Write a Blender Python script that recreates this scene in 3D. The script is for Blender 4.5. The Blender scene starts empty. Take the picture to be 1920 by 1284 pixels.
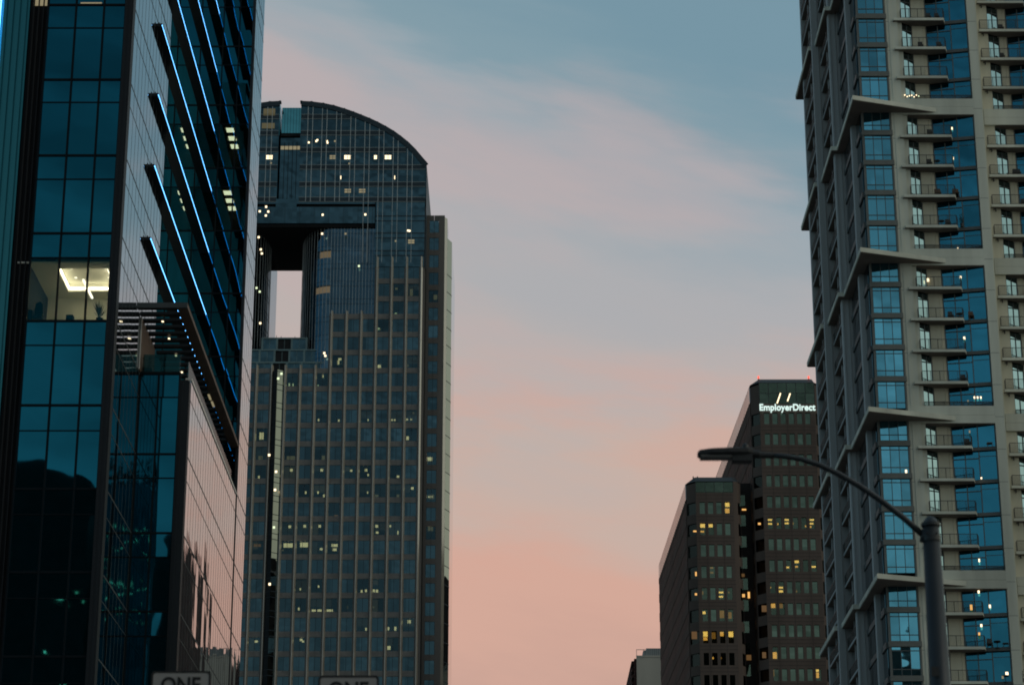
import bpy, bmesh, math, random
from mathutils import Vector, Matrix
R = math.radians
random.seed(7)
scene = bpy.context.scene
COL = scene.collection

# ------------------------------------------------------------------ camera
F = 85.0 / 36.0 * 1920.0            # focal length in photo pixels
TP = 1600.0 / F                     # tan(pitch)
PITCH = math.atan(TP)
SP, CP = math.sin(PITCH), math.cos(PITCH)
EYE = 1.7
cam_d = bpy.data.cameras.new("camera")
cam_d.lens = 85.0; cam_d.sensor_width = 36.0
cam_d.clip_start = 0.5; cam_d.clip_end = 6000
cam_d.dof.use_dof = True; cam_d.dof.focus_distance = 330.0; cam_d.dof.aperture_fstop = 3.2
cam = bpy.data.objects.new("camera", cam_d); COL.objects.link(cam)
cam.location = (0, 0, EYE); cam.rotation_euler = (R(90) + PITCH, 0, 0)
scene.camera = cam
scene.view_settings.view_transform = 'Standard'
scene.view_settings.look = 'None'
scene.view_settings.exposure = 0.0
scene.view_settings.gamma = 1.0
scene.cycles.use_denoising = True
scene.cycles.filter_width = 1.85; scene.render.filter_size = 1.85
scene.cycles.max_bounces = 8
scene.cycles.transparent_max_bounces = 10
scene.cycles.sample_clamp_indirect = 4.0

def at(px, py, Y):
    """photo pixel -> (X, Z) on the vertical plane at distance Y"""
    v = 642.0 - py
    t = Y / (F * CP - v * SP)
    return (px - 960.0) * t, EYE + t * (F * SP + v * CP)
def ax(px, py, Y): return at(px, py, Y)[0]
def az(py, Y): return at(960, py, Y)[1]

# ------------------------------------------------------------------ world: dusk sky
def lin(c):
    return tuple((x / 255 / 12.92) if x / 255 <= 0.04045 else ((x / 255 + 0.055) / 1.055) ** 2.4 for x in c)
world = bpy.data.worlds.new("World"); scene.world = world
world.use_nodes = True
SUN_EL, SUN_AZ = R(2.0), R(82.0)
def build_world():
    nt = world.node_tree; N = nt.nodes; L = nt.links
    N.clear()
    out = N.new("ShaderNodeOutputWorld"); bg = N.new("ShaderNodeBackground")
    L.new(bg.outputs[0], out.inputs[0])
    sky = N.new("ShaderNodeTexSky"); sky.sky_type = 'NISHITA'; sky.sun_disc = False
    sky.sun_elevation = SUN_EL; sky.sun_rotation = SUN_AZ
    tc = N.new("ShaderNodeTexCoord")
    sep = N.new("ShaderNodeSeparateXYZ"); L.new(tc.outputs['Generated'], sep.inputs[0])
    def m(op, a, b=None, c=None, clamp=False):
        n = N.new("ShaderNodeMath"); n.operation = op; n.use_clamp = clamp
        for i, x in enumerate((a, b, c)):
            if x is None: continue
            if isinstance(x, (int, float)): n.inputs[i].default_value = x
            else: L.new(x, n.inputs[i])
        return n.outputs[0]
    def ss(x, lo, hi):
        n = N.new("ShaderNodeMapRange"); n.interpolation_type = 'SMOOTHSTEP'
        L.new(x, n.inputs[0]); n.inputs[1].default_value = lo; n.inputs[2].default_value = hi
        return n.outputs[0]
    def ramp(x, stops, lo, hi):
        mr = N.new("ShaderNodeMapRange"); L.new(x, mr.inputs[0])
        mr.inputs[1].default_value = lo; mr.inputs[2].default_value = hi
        r = N.new("ShaderNodeValToRGB"); L.new(mr.outputs[0], r.inputs[0])
        r.color_ramp.interpolation = 'B_SPLINE' if False else 'EASE'
        while len(r.color_ramp.elements) < len(stops): r.color_ramp.elements.new(0.5)
        for e, (p, c) in zip(r.color_ramp.elements, stops):
            e.position = (p - lo) / (hi - lo); e.color = (*lin(c), 1)
        return r.outputs[0]
    def mix(f, a, b):
        n = N.new("ShaderNodeMix"); n.data_type = 'RGBA'
        L.new(f, n.inputs[0]); L.new(a, n.inputs[6]); L.new(b, n.inputs[7]); return n.outputs[2]
    def noise(vec, scale, detail=3, rough=0.5):
        n = N.new("ShaderNodeTexNoise"); n.inputs['Scale'].default_value = scale
        n.inputs['Detail'].default_value = detail; n.inputs['Roughness'].default_value = rough
        L.new(vec, n.inputs['Vector']); return n.outputs[0]
    x, y, z = sep.outputs
    h = m('SQRT', m('ADD', m('MULTIPLY', x, x), m('MULTIPLY', y, y)))
    h = m('MAXIMUM', h, 0.02)
    w = m('DIVIDE', z, h)                       # tan(elevation)
    u = m('DIVIDE', x, h)                       # sin(azimuth)
    c = m('DIVIDE', y, h)                       # cos(azimuth)
    # wisps: noise stretched along bands that sink to the right
    def nvec(ku, kt, tl):
        cv = N.new("ShaderNodeCombineXYZ"); L.new(m('MULTIPLY', u, ku), cv.inputs[0]); L.new(m('MULTIPLY', m('ADD', w, m('MULTIPLY', u, tl)), kt), cv.inputs[1]); L.new(c, cv.inputs[2]); return cv.outputs[0]
    n1 = noise(nvec(5.5, 17.0, 0.30), 0.85, 5, 0.55)
    n2 = noise(nvec(7.0, 30.0, 0.22), 0.9, 4, 0.5)
    n3 = noise(nvec(14.0, 60.0, 0.10), 1.0, 6, 0.6)
    e = m('ADD', w, m('MULTIPLY', u, m('MULTIPLY', ss(w, 0.27, 0.50), 0.62)))
    e = m('ADD', e, m('MULTIPLY', m('SUBTRACT', n1, 0.5), -0.10))
    e = m('ADD', e, m('ADD', m('MULTIPLY', m('SUBTRACT', n2, 0.5), -0.05), m('MULTIPLY', m('SUBTRACT', n3, 0.5), -0.035)))
    fw = ramp(e, [(0.12, (160, 140, 138)), (0.195, (198, 161, 148)), (0.24, (211, 168, 152)), (0.285, (199, 175, 164)), (0.33, (186, 176, 172)),
                  (0.40, (173, 173, 176)), (0.455, (154, 167, 175)), (0.50, (130, 156, 168)), (0.56, (118, 149, 164))], 0.0, 0.7)
    pk = N.new("ShaderNodeRGB"); pk.outputs[0].default_value = (*lin((192, 171, 171)), 1)
    wm = m('MULTIPLY', ss(m('ADD', m('MULTIPLY', n1, 0.65), m('MULTIPLY', n2, 0.35)), 0.43, 0.62), m('MULTIPLY', ss(w, 0.30, 0.36), m('SUBTRACT', 1.0, ss(e, 0.49, 0.57))))
    fw = mix(m('MULTIPLY', wm, 0.5), fw, pk.outputs[0])
    pk2 = N.new("ShaderNodeRGB"); pk2.outputs[0].default_value = (*lin((214, 164, 148)), 1)
    wm2 = m('MULTIPLY', ss(m('ADD', m('MULTIPLY', n1, 0.5), m('MULTIPLY', n3, 0.5)), 0.46, 0.66), m('SUBTRACT', 1.0, ss(w, 0.31, 0.38)))
    fw = mix(m('MULTIPLY', wm2, 0.38), fw, pk2.outputs[0])
    bl = ramp(w, [(0.0, (158, 162, 156)), (0.15, (160, 168, 168)), (0.33, (146, 158, 162)), (0.52, (112, 126, 134)), (1.4, (84, 100, 116))], 0.0, 1.5)
    lf = ramp(w, [(0.0, (120, 150, 160)), (0.4, (104, 142, 160)), (1.4, (84, 104, 124))], 0.0, 1.5)
    sc0 = N.new('ShaderNodeVectorMath'); sc0.operation = 'SCALE'; L.new(bl, sc0.inputs[0]); L.new(m('MULTIPLY_ADD', ss(n2, 0.38, 0.64), 0.42, 0.78), sc0.inputs['Scale']); bl = sc0.outputs[0]
    bl = mix(ss(m('MULTIPLY', u, -1.0), 0.45, 0.9), bl, lf)
    pa = ramp(w, [(0.0, (225, 210, 175)), (0.25, (222, 222, 200)), (0.6, (190, 205, 200)), (1.3, (110, 130, 145))], 0.0, 1.5)
    # pale after-glow to the right of the street, blue behind the viewer
    gl = m('ADD', m('MULTIPLY', u, 0.985), m('MULTIPLY', c, 0.17))
    side = mix(ss(gl, 0.35, 0.95), bl, pa)
    allc = mix(ss(c, 0.72, 0.93), side, fw)
    # a trace of the physical twilight sky on top
    sc = N.new("ShaderNodeMix"); sc.data_type = 'RGBA'; sc.blend_type = 'ADD'; sc.inputs[0].default_value = 0.004
    L.new(allc, sc.inputs[6]); L.new(sky.outputs[0], sc.inputs[7])
    L.new(sc.outputs[2], bg.inputs[0]); bg.inputs[1].default_value = 1.0
build_world()

sky_glow_key_d = bpy.data.lights.new("sky_glow_key", 'SUN'); sky_glow_key_d.energy = 0.50; sky_glow_key_d.angle = R(30); sky_glow_key_d.color = (1.0, 0.93, 0.80)  # warm key added for the sky glow, set higher than the low sun
sky_glow_key = bpy.data.objects.new("sky_glow_key", sky_glow_key_d); COL.objects.link(sky_glow_key)
_d = Vector((math.sin(R(112)) * math.cos(R(44)), math.cos(R(112)) * math.cos(R(44)), math.sin(R(44))))
sky_glow_key.rotation_euler = (-_d).to_track_quat('-Z', 'Y').to_euler()
sky_glow_key.location = (60, -20, 90)

# ------------------------------------------------------------------ materials
MATS = {}
def nmat(name):
    mt = bpy.data.materials.new(name); mt.use_nodes = True
    MATS[name] = mt
    return mt, mt.node_tree.nodes, mt.node_tree.links, mt.node_tree.nodes["Principled BSDF"]
def solid(name, col, rough=0.7, metal=0.0, var=0.15, scale=0.6, bump=0.0, spec=0.5, streak=False):
    """matte surface with slow tonal variation, optional vertical weather streaks"""
    mt, N, L, p = nmat(name)
    p.inputs['Roughness'].default_value = rough; p.inputs['Metallic'].default_value = metal
    p.inputs['Specular IOR Level'].default_value = spec
    tc = N.new("ShaderNodeTexCoord"); mp = N.new("ShaderNodeMapping"); L.new(tc.outputs['Object'], mp.inputs[0])
    if streak: mp.inputs['Scale'].default_value = (1, 1, 0.12)
    n = N.new("ShaderNodeTexNoise"); n.inputs['Scale'].default_value = scale; n.inputs['Detail'].default_value = 6
    L.new(mp.outputs[0], n.inputs[0])
    r = N.new("ShaderNodeMapRange"); L.new(n.outputs[0], r.inputs[0])
    r.inputs[1].default_value = 0.3; r.inputs[2].default_value = 0.7; r.inputs[3].default_value = 1 - var; r.inputs[4].default_value = 1 + var
    oi = N.new("ShaderNodeObjectInfo")
    r2 = N.new("ShaderNodeMapRange"); L.new(oi.outputs['Random'], r2.inputs[0]); r2.inputs[3].default_value = 1 - var * 0.5; r2.inputs[4].default_value = 1 + var * 0.5
    mu = N.new("ShaderNodeMath"); mu.operation = 'MULTIPLY'; L.new(r.outputs[0], mu.inputs[0]); L.new(r2.outputs[0], mu.inputs[1])
    mx = N.new("ShaderNodeVectorMath"); mx.operation = 'SCALE'; mx.inputs[0].default_value = col; L.new(mu.outputs[0], mx.inputs['Scale'])
    L.new(mx.outputs[0], p.inputs['Base Color'])
    if bump:
        b = N.new("ShaderNodeBump"); b.inputs['Strength'].default_value = bump; b.inputs['Distance'].default_value = 0.05
        n2 = N.new("ShaderNodeTexNoise"); n2.inputs['Scale'].default_value = scale * 14; L.new(tc.outputs['Object'], n2.inputs[0])
        L.new(n2.outputs[0], b.inputs['Height']); L.new(b.outputs[0], p.inputs['Normal'])
    return mt
def glass(name, f0, see=0.0, see_col=(0.6, 0.75, 0.75), wav=0.012, wscale=0.35, rough=0.015, vary=0.18, panes=None, tilt=0.0):
    """coated facade glass: tinted mirror, optionally part see-through; panes=(w,h) adds per-pane variety on merged sheets"""
    mt, N, L, p = nmat(name)
    p.inputs['Metallic'].default_value = 1.0; p.inputs['Roughness'].default_value = rough
    tc = N.new("ShaderNodeTexCoord"); oi = N.new("ShaderNodeObjectInfo"); geo = N.new("ShaderNodeNewGeometry")
    r2 = N.new("ShaderNodeMapRange"); r2.inputs[3].default_value = 1 - vary; r2.inputs[4].default_value = 1 + vary
    wn = N.new("ShaderNodeTexWhiteNoise"); wn.noise_dimensions = '4D'
    if panes:
        sn = N.new("ShaderNodeVectorMath"); sn.operation = 'SNAP'; sn.inputs[1].default_value = panes
        L.new(geo.outputs['Position'], sn.inputs[0]); L.new(sn.outputs[0], wn.inputs['Vector'])
    L.new(oi.outputs['Random'], wn.inputs['W'])
    L.new(wn.outputs['Value'], r2.inputs[0])
    mx = N.new("ShaderNodeVectorMath"); mx.operation = 'SCALE'; mx.inputs[0].default_value = f0; L.new(r2.outputs[0], mx.inputs['Scale'])
    L.new(mx.outputs[0], p.inputs['Base Color'])
    if tilt:
        t1 = N.new('ShaderNodeVectorMath'); t1.operation = 'SUBTRACT'; t1.inputs[1].default_value = (0.5, 0.5, 0.5); L.new(wn.outputs['Color'], t1.inputs[0])
        t2 = N.new('ShaderNodeVectorMath'); t2.operation = 'SCALE'; t2.inputs['Scale'].default_value = tilt; L.new(t1.outputs[0], t2.inputs[0])
        t3 = N.new('ShaderNodeVectorMath'); t3.operation = 'ADD'; L.new(geo.outputs['Normal'], t3.inputs[0]); L.new(t2.outputs[0], t3.inputs[1])
        t4 = N.new('ShaderNodeVectorMath'); t4.operation = 'NORMALIZE'; L.new(t3.outputs[0], t4.inputs[0]); nin = t4.outputs[0]
        L.new(nin, p.inputs['Normal'])
    else: nin = None
    if wav:
        b = N.new("ShaderNodeBump"); b.inputs['Strength'].default_value = 1.0; b.inputs['Distance'].default_value = wav
        n2 = N.new("ShaderNodeTexNoise"); n2.inputs['Scale'].default_value = wscale; n2.inputs['Detail'].default_value = 1
        ad = N.new("ShaderNodeVectorMath"); ad.operation = 'ADD'; L.new(geo.outputs['Position'], ad.inputs[0])
        sc = N.new("ShaderNodeVectorMath"); sc.operation = 'SCALE'; sc.inputs[0].default_value = (37, 91, 53); L.new(oi.outputs['Random'], sc.inputs['Scale'])
        L.new(sc.outputs[0], ad.inputs[1]); L.new(ad.outputs[0], n2.inputs[0])
        L.new(n2.outputs[0], b.inputs['Height']); L.new(b.outputs[0], p.inputs['Normal'])
        if nin: L.new(nin, b.inputs['Normal'])
    if see:
        tr = N.new("ShaderNodeBsdfTransparent"); tr.inputs[0].default_value = (*see_col, 1)
        ms = N.new("ShaderNodeMixShader"); ms.inputs[0].default_value = see
        out = N["Material Output"]
        L.new(p.outputs[0], ms.inputs[1]); L.new(tr.outputs[0], ms.inputs[2]); L.new(ms.outputs[0], out.inputs[0])
    return mt
def glow(name, col, s):
    mt, N, L, p = nmat(name)
    p.inputs['Base Color'].default_value = (0.02, 0.02, 0.02, 1)
    p.inputs['Emission Color'].default_value = (*col, 1); p.inputs['Emission Strength'].default_value = s
    return mt

# left glass tower
g_teal = glass("teal_glass", (0.009, 0.112, 0.168), wav=0.008, vary=0.12, tilt=0.006)
g_teal_see = glass("teal_glass_lit", (0.004, 0.11, 0.165), see=0.55, see_col=(0.55, 0.62, 0.52), vary=0.1)
g_room = glass("clear_glass", (0.003, 0.08, 0.12), see=0.8, see_col=(0.90, 0.92, 0.82), vary=0.05)
g_side = glass("side_mirror_glass", (0.27, 0.34, 0.37), wav=0.004, wscale=0.5, vary=0.07, panes=(1.05, 1.05, 4.2), tilt=0.006)
g_rail = glass("rail_glass", (0.03, 0.10, 0.11), see=0.7, see_col=(0.55, 0.7, 0.68))
m_black = solid("black_metal", (0.006, 0.010, 0.014), rough=0.5, spec=0.3)
m_mull = solid("dark_mullion", (0.003, 0.007, 0.010), rough=0.6, spec=0.12)
m_joint = solid("joint_grey", (0.035, 0.045, 0.05), rough=0.6)
m_rib = glass("ribbed_panel", (0.035, 0.17, 0.20), rough=0.25, wav=0, vary=0.1)
m_inner = solid("dark_interior", (0.012, 0.014, 0.014), rough=0.9)
m_ceil = solid("ceiling_white", (0.66, 0.64, 0.55), rough=0.9, var=0.05)
m_olive = solid("office_ceiling", (0.30, 0.26, 0.14), rough=0.9, var=0.1)
m_wood = solid("wood_cladding", (0.085, 0.050, 0.032), rough=0.6, scale=2.0, var=0.25)
m_coping = solid("pale_coping", (0.55, 0.53, 0.50), rough=0.4)
e_led = glow("blue_led", (0.12, 0.46, 1.0), 5.0)
e_warm = glow("warm_lamp", (1.0, 0.80, 0.50), 2.2)
e_cove = glow("cove_light", (1.0, 0.91, 0.76), 14.0)
e_rm1 = glow("room_glow_brown", (0.62, 0.50, 0.36), 0.30)
e_rm2 = glow("room_glow_warm", (0.80, 0.62, 0.36), 0.42)
e_rm3 = glow("room_glow_grey", (0.50, 0.52, 0.42), 0.22)
e_warm_in = glow("warm_room_lamp", (1.0, 0.84, 0.48), 9.0)
e_green_in = glow("green_room_lamp", (0.85, 1.0, 0.62), 6.0)
e_dim_in = glow("dim_room_lamp", (0.80, 0.66, 0.36), 1.6)
e_amber_in = glow("amber_room_lamp", (1.0, 0.45, 0.15), 1.6)
e_whitein = glow("white_ceiling_lamp", (1.0, 0.91, 0.82), 6.5)
e_white = glow("white_lamp", (1.0, 0.93, 0.86), 3.0)
e_amber = glow("amber_lamp", (1.0, 0.52, 0.15), 1.0)
e_dim = glow("dim_lamp", (0.85, 0.72, 0.42), 0.30)
e_green = glow("pale_green_lamp", (0.85, 1.0, 0.62), 1.2)
e_red = glow("red_beacon", (1.0, 0.10, 0.06), 1.8)
e_sign = glow("sign_white", (0.78, 1.0, 0.93), 0.98)

m_bounce = solid("pale_bounce_sheet", (0.62, 0.64, 0.64), rough=0.6)  # for the unseen bounce sheets behind the recess
# arched skyscraper
m_gran = solid("brown_granite", (0.092, 0.086, 0.077), rough=0.5, var=0.22, scale=0.25, streak=True)
m_gran2 = solid("grey_granite", (0.122, 0.118, 0.108), rough=0.45, var=0.25, scale=0.5)
m_pil = solid("polished_granite", (0.26, 0.238, 0.192), rough=0.14, var=0.12, scale=0.4, spec=1.0)
m_pil.node_tree.nodes["Principled BSDF"].inputs["IOR"].default_value = 1.9
g_chase = glass("blue_grey_glass", (0.046, 0.094, 0.118), see=0.35, see_col=(0.5, 0.55, 0.5), wav=0.03, vary=0.22)
g_chase_m = glass("blue_grey_glass_sheet", (0.046, 0.094, 0.118), wav=0.03, vary=0.22, panes=(3.06, 50, 4.0))
g_crown = glass("crown_glass", (0.046, 0.094, 0.118), wav=0.03, vary=0.16, panes=(1.0, 50, 1.0))
g_curve = glass("curved_glass", (0.050, 0.100, 0.140), wav=0.03, vary=0.14, panes=(2, 2, 4.0))
g_curve_lit = glass("curved_glass_lit", (0.050, 0.090, 0.110), see=0.5, see_col=(0.7, 0.62, 0.5), vary=0.1)
g_pale = glass("pale_mirror_glass", (0.21, 0.235, 0.21), wav=0.03, vary=0.06, panes=(3, 3, 4.0))
g_vault = glass("teal_vault_glass", (0.12, 0.42, 0.48), wav=0.01, vary=0.05)
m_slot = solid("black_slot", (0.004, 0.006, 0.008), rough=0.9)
m_cmull = solid("steel_mullion", (0.36, 0.40, 0.40), rough=0.5)
m_cmull_d = solid("dark_frame", (0.014, 0.030, 0.042), rough=0.5, spec=0.3)
m_sill = solid("steel_sill", (0.16, 0.20, 0.21), rough=0.5)
m_tier = solid("tier_frame", (0.10, 0.17, 0.18), rough=0.5)
# apartment tower
m_cream = solid("cream_stucco", (0.62, 0.595, 0.46), rough=0.85, var=0.22, scale=0.35, streak=True)
m_conc = solid("painted_concrete", (0.53, 0.548, 0.465), rough=0.85, var=0.24, scale=0.35, streak=True)
m_grey = solid("shaded_grey_concrete", (0.34, 0.375, 0.375), rough=0.85, var=0.10, scale=0.3, streak=True)  # the tower's own paint made darker and bluer for its shaded left side
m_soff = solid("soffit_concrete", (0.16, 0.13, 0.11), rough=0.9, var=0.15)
g_blue = glass("blue_glass", (0.14, 0.46, 0.60), see=0.12, see_col=(0.4, 0.5, 0.5), wav=0.018, vary=0.16, tilt=0.012)
g_blue_d = glass("deep_blue_glass", (0.036, 0.235, 0.36), see=0.22, see_col=(0.5, 0.55, 0.55), wav=0.018, vary=0.18, tilt=0.012)
g_door = glass("pale_door_glass", (0.38, 0.56, 0.60), wav=0.02, vary=0.06)
g_sideb = glass("side_blue_glass", (0.05, 0.12, 0.16), wav=0.02, vary=0.12)
m_frame = solid("grey_frame", (0.085, 0.098, 0.096), rough=0.6)
m_band = solid("slab_band", (0.125, 0.138, 0.128), rough=0.7, var=0.12)
m_curt = glow('glowing_curtain', (0.60, 0.55, 0.42), 0.35)  # curtain colour with room light built in as emission
m_rail = solid("dark_rail", (0.020, 0.022, 0.020), rough=0.5)
def mesh_mat():
    mt, N, L, p = nmat("rail_mesh"); p.inputs['Base Color'].default_value = (0.035, 0.035, 0.028, 1); p.inputs['Roughness'].default_value = 0.8
    tr = N.new("ShaderNodeBsdfTransparent"); ms = N.new("ShaderNodeMixShader"); ms.inputs[0].default_value = 0.62
    L.new(p.outputs[0], ms.inputs[1]); L.new(tr.outputs[0], ms.inputs[2]); L.new(ms.outputs[0], N["Material Output"].inputs[0]); return mt
m_mesh = mesh_mat()
# office tower with sign
m_precast = solid("brown_precast", (0.105, 0.082, 0.070), rough=0.9, spec=0.12, var=0.16, scale=0.25, streak=True)
m_joint_b = solid("precast_joint", (0.030, 0.026, 0.024), rough=0.9)
g_green = glass("green_glass", (0.098, 0.142, 0.112), see=0.32, see_col=(0.75, 0.75, 0.55), wav=0.03, vary=0.16)
g_green_m = glass("green_glass_sheet", (0.098, 0.142, 0.112), wav=0.03, vary=0.2, panes=(1.54, 50, 3.9))
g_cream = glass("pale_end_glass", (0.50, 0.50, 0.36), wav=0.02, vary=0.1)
g_violet = glass("side_strip_glass", (0.26, 0.28, 0.30), wav=0.02, vary=0.15, panes=(3, 3, 3))
m_roofd = solid("dark_roof_metal", (0.022, 0.028, 0.030), rough=0.6)
# street furniture, ground
m_lamp = solid("street_lamp_paint", (0.014, 0.021, 0.025), rough=0.5, var=0.15, scale=3)
m_lampd = solid("lamp_housing", (0.012, 0.014, 0.015), rough=0.6)
m_lens = solid("lamp_lens", (0.06, 0.058, 0.05), rough=0.35)
m_signw = solid("sign_sheeting", (0.29, 0.275, 0.26), rough=0.6, var=0.06, scale=3)
m_signb = solid("sign_black", (0.008, 0.008, 0.008), rough=0.7)
m_asph = solid("asphalt", (0.05, 0.05, 0.052), rough=0.9, var=0.2, scale=0.5, bump=0.2)
m_pave = solid("pavement", (0.26, 0.25, 0.235), rough=0.9, var=0.15, scale=0.8)
m_ground = solid("city_ground", (0.12, 0.12, 0.11), rough=0.95, var=0.2, scale=0.05)
m_white = solid("road_paint", (0.6, 0.6, 0.58), rough=0.8)
m_pale = solid("pale_plaster", (0.60, 0.58, 0.50), rough=0.85, var=0.08, scale=0.2, streak=True)
m_brick = solid("dark_red_brick", (0.06, 0.025, 0.022), rough=0.9, var=0.2)
m_leaf = solid("dark_leaf", (0.022, 0.035, 0.018), rough=0.7, var=0.35, scale=6)
m_cush = solid("brown_wicker", (0.10, 0.06, 0.035), rough=0.8, scale=4)
m_dark1 = solid("dark_brick_wall", (0.075, 0.055, 0.048), rough=0.9, var=0.2)
m_dark2 = glass("navy_glass_wall", (0.05, 0.16, 0.22), wav=0.02, rough=0.1, panes=(1.5, 50, 3.5), vary=0.3)

# ------------------------------------------------------------------ mesh helpers
class MB:
    """collects boxes, prisms and tubes and links them as ONE mesh object"""
    def __init__(s): s.v = []; s.f = []
    def quad(s, a, b, c, d):
        i = len(s.v); s.v += [tuple(a), tuple(b), tuple(c), tuple(d)]; s.f.append((i, i+1, i+2, i+3)); return s
    def box(s, x0, x1, y0, y1, z0, z1):
        i = len(s.v)
        s.v += [(x0,y0,z0),(x1,y0,z0),(x1,y1,z0),(x0,y1,z0),(x0,y0,z1),(x1,y0,z1),(x1,y1,z1),(x0,y1,z1)]
        s.f += [tuple(i+k for k in q) for q in ((0,3,2,1),(4,5,6,7),(0,1,5,4),(1,2,6,5),(2,3,7,6),(3,0,4,7))]
        return s
    def prism(s, pts, z0, z1):
        """polygon in plan (counter-clockwise from above) extruded upwards"""
        n = len(pts); i = len(s.v)
        s.v += [(p[0], p[1], z0) for p in pts] + [(p[0], p[1], z1) for p in pts]
        s.f.append(tuple(i + k for k in reversed(range(n)))); s.f.append(tuple(i + n + k for k in range(n)))
        for k in range(n): s.f.append((i+k, i+(k+1)%n, i+n+(k+1)%n, i+n+k))
        return s
    def prism_y(s, pts, y0, y1):
        """polygon in elevation (x, z), counter-clockwise seen from the front, extruded backwards"""
        n = len(pts); i = len(s.v)
        s.v += [(p[0], y0, p[1]) for p in pts] + [(p[0], y1, p[1]) for p in pts]
        s.f.append(tuple(i + k for k in range(n))); s.f.append(tuple(i + n + k for k in reversed(range(n))))
        for k in range(n): s.f.append((i+(k+1)%n, i+k, i+n+k, i+n+(k+1)%n))
        return s
    def bar(s, a, b, w, h=None, up=(0,0,1)):
        """square bar from a to b"""
        h = h or w
        a = Vector(a); b = Vector(b); d = (b-a).normalized(); u = Vector(up)
        if abs(d.dot(u)) > 0.99: u = Vector((0,1,0))
        r = d.cross(u).normalized(); u = r.cross(d)
        i = len(s.v)
        for q in (a, b):
            for sx, sy in ((-1,-1),(1,-1),(1,1),(-1,1)):
                s.v.append(tuple(q + r*(sx*w/2) + u*(sy*h/2)))
        s.f += [tuple(i+k for k in q) for q in ((0,1,2,3),(7,6,5,4),(0,4,5,1),(1,5,6,2),(2,6,7,3),(3,7,4,0))]
        return s
    def tube(s, pts, radii, n=12, cap=True):
        pts = [Vector(p) for p in pts]; i0 = len(s.v)
        for k, p in enumerate(pts):
            d = (pts[min(k+1, len(pts)-1)] - pts[max(k-1, 0)]).normalized()
            u = Vector((0,1,0)) if abs(d.y) < 0.9 else Vector((1,0,0))
            r = d.cross(u).normalized(); u = r.cross(d)
            for j in range(n):
                a = 2*math.pi*j/n
                s.v.append(tuple(p + (r*math.cos(a) + u*math.sin(a))*radii[k]))
        for k in range(len(pts)-1):
            for j in range(n):
                s.f.append((i0+k*n+j, i0+k*n+(j+1)%n, i0+(k+1)*n+(j+1)%n, i0+(k+1)*n+j))
        if cap:
            s.f.append(tuple(i0+j for j in reversed(range(n)))); s.f.append(tuple(i0+(len(pts)-1)*n+j for j in range(n)))
        return s
    def build(s, name, mat, parent=None, smooth=False, label=None, kind=None, recalc=True):
        me = bpy.data.meshes.new(name)
        off = world_of(parent) if parent else Vector((0,0,0))
        me.from_pydata([tuple(Vector(p) - off) for p in s.v], [], s.f)
        if recalc:
            b = bmesh.new(); b.from_mesh(me); bmesh.ops.recalc_face_normals(b, faces=b.faces); b.to_mesh(me); b.free()
        me.materials.append(mat)
        if smooth:
            for p in me.polygons: p.use_smooth = True
        o = bpy.data.objects.new(name, me); COL.objects.link(o)
        if parent: o.parent = parent
        if label: o['label'] = label
        if kind: o['kind'] = kind
        return o
def world_of(o):
    p = Vector((0,0,0))
    while o: p += Vector(o.location); o = o.parent
    return p
def thing(name, label, cat, loc=(0,0,0), group=None):
    o = bpy.data.objects.new(name, None); COL.objects.link(o)
    o.location = loc; o.empty_display_size = 1
    o['label'] = label; o['category'] = cat
    if group: o['group'] = group
    return o
def tag(o, label, cat, group=None):
    o['label'] = label; o['category'] = cat
    if group: o['group'] = group
    return o
_BOX = {}
def boxpart(name, x0, x1, y0, y1, z0, z1, mat, parent, label=None):
    """one box part; equal boxes share their mesh data"""
    key = (round(x1-x0, 3), round(y1-y0, 3), round(z1-z0, 3), mat.name)
    me = _BOX.get(key)
    if me is None:
        mb = MB().box(-(x1-x0)/2, (x1-x0)/2, -(y1-y0)/2, (y1-y0)/2, -(z1-z0)/2, (z1-z0)/2)
        me = bpy.data.meshes.new(name); me.from_pydata(mb.v, [], mb.f); me.materials.append(mat); _BOX[key] = me
    o = bpy.data.objects.new(name, me); COL.objects.link(o); o.parent = parent
    o.location = Vector(((x0+x1)/2, (y0+y1)/2, (z0+z1)/2)) - world_of(parent)
    if label: o['label'] = label
    return o
def structure(o): o['kind'] = 'structure'; return o

# ================================================================== ground and street
def ground():
    structure(MB().box(-3000, 3000, -1500, 4500, -1.0, -0.004).build('ground', m_ground))
    structure(MB().box(-9, 11, -150, 700, 0, 0.01).build('road', m_asph))
    structure(MB().box(-16.5, -9, -150, 700, 0, 0.14).build('pavement', m_pave))
    structure(MB().box(11, 32, -150, 700, 0, 0.14).build('pavement', m_pave))
    mk = MB()
    for k in range(60):
        y = -120 + k * 12
        mk.box(0.9, 1.05, y, y + 3.5, 0.014, 0.018)
    structure(mk.build('lane_markings', m_white))
ground()

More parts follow.
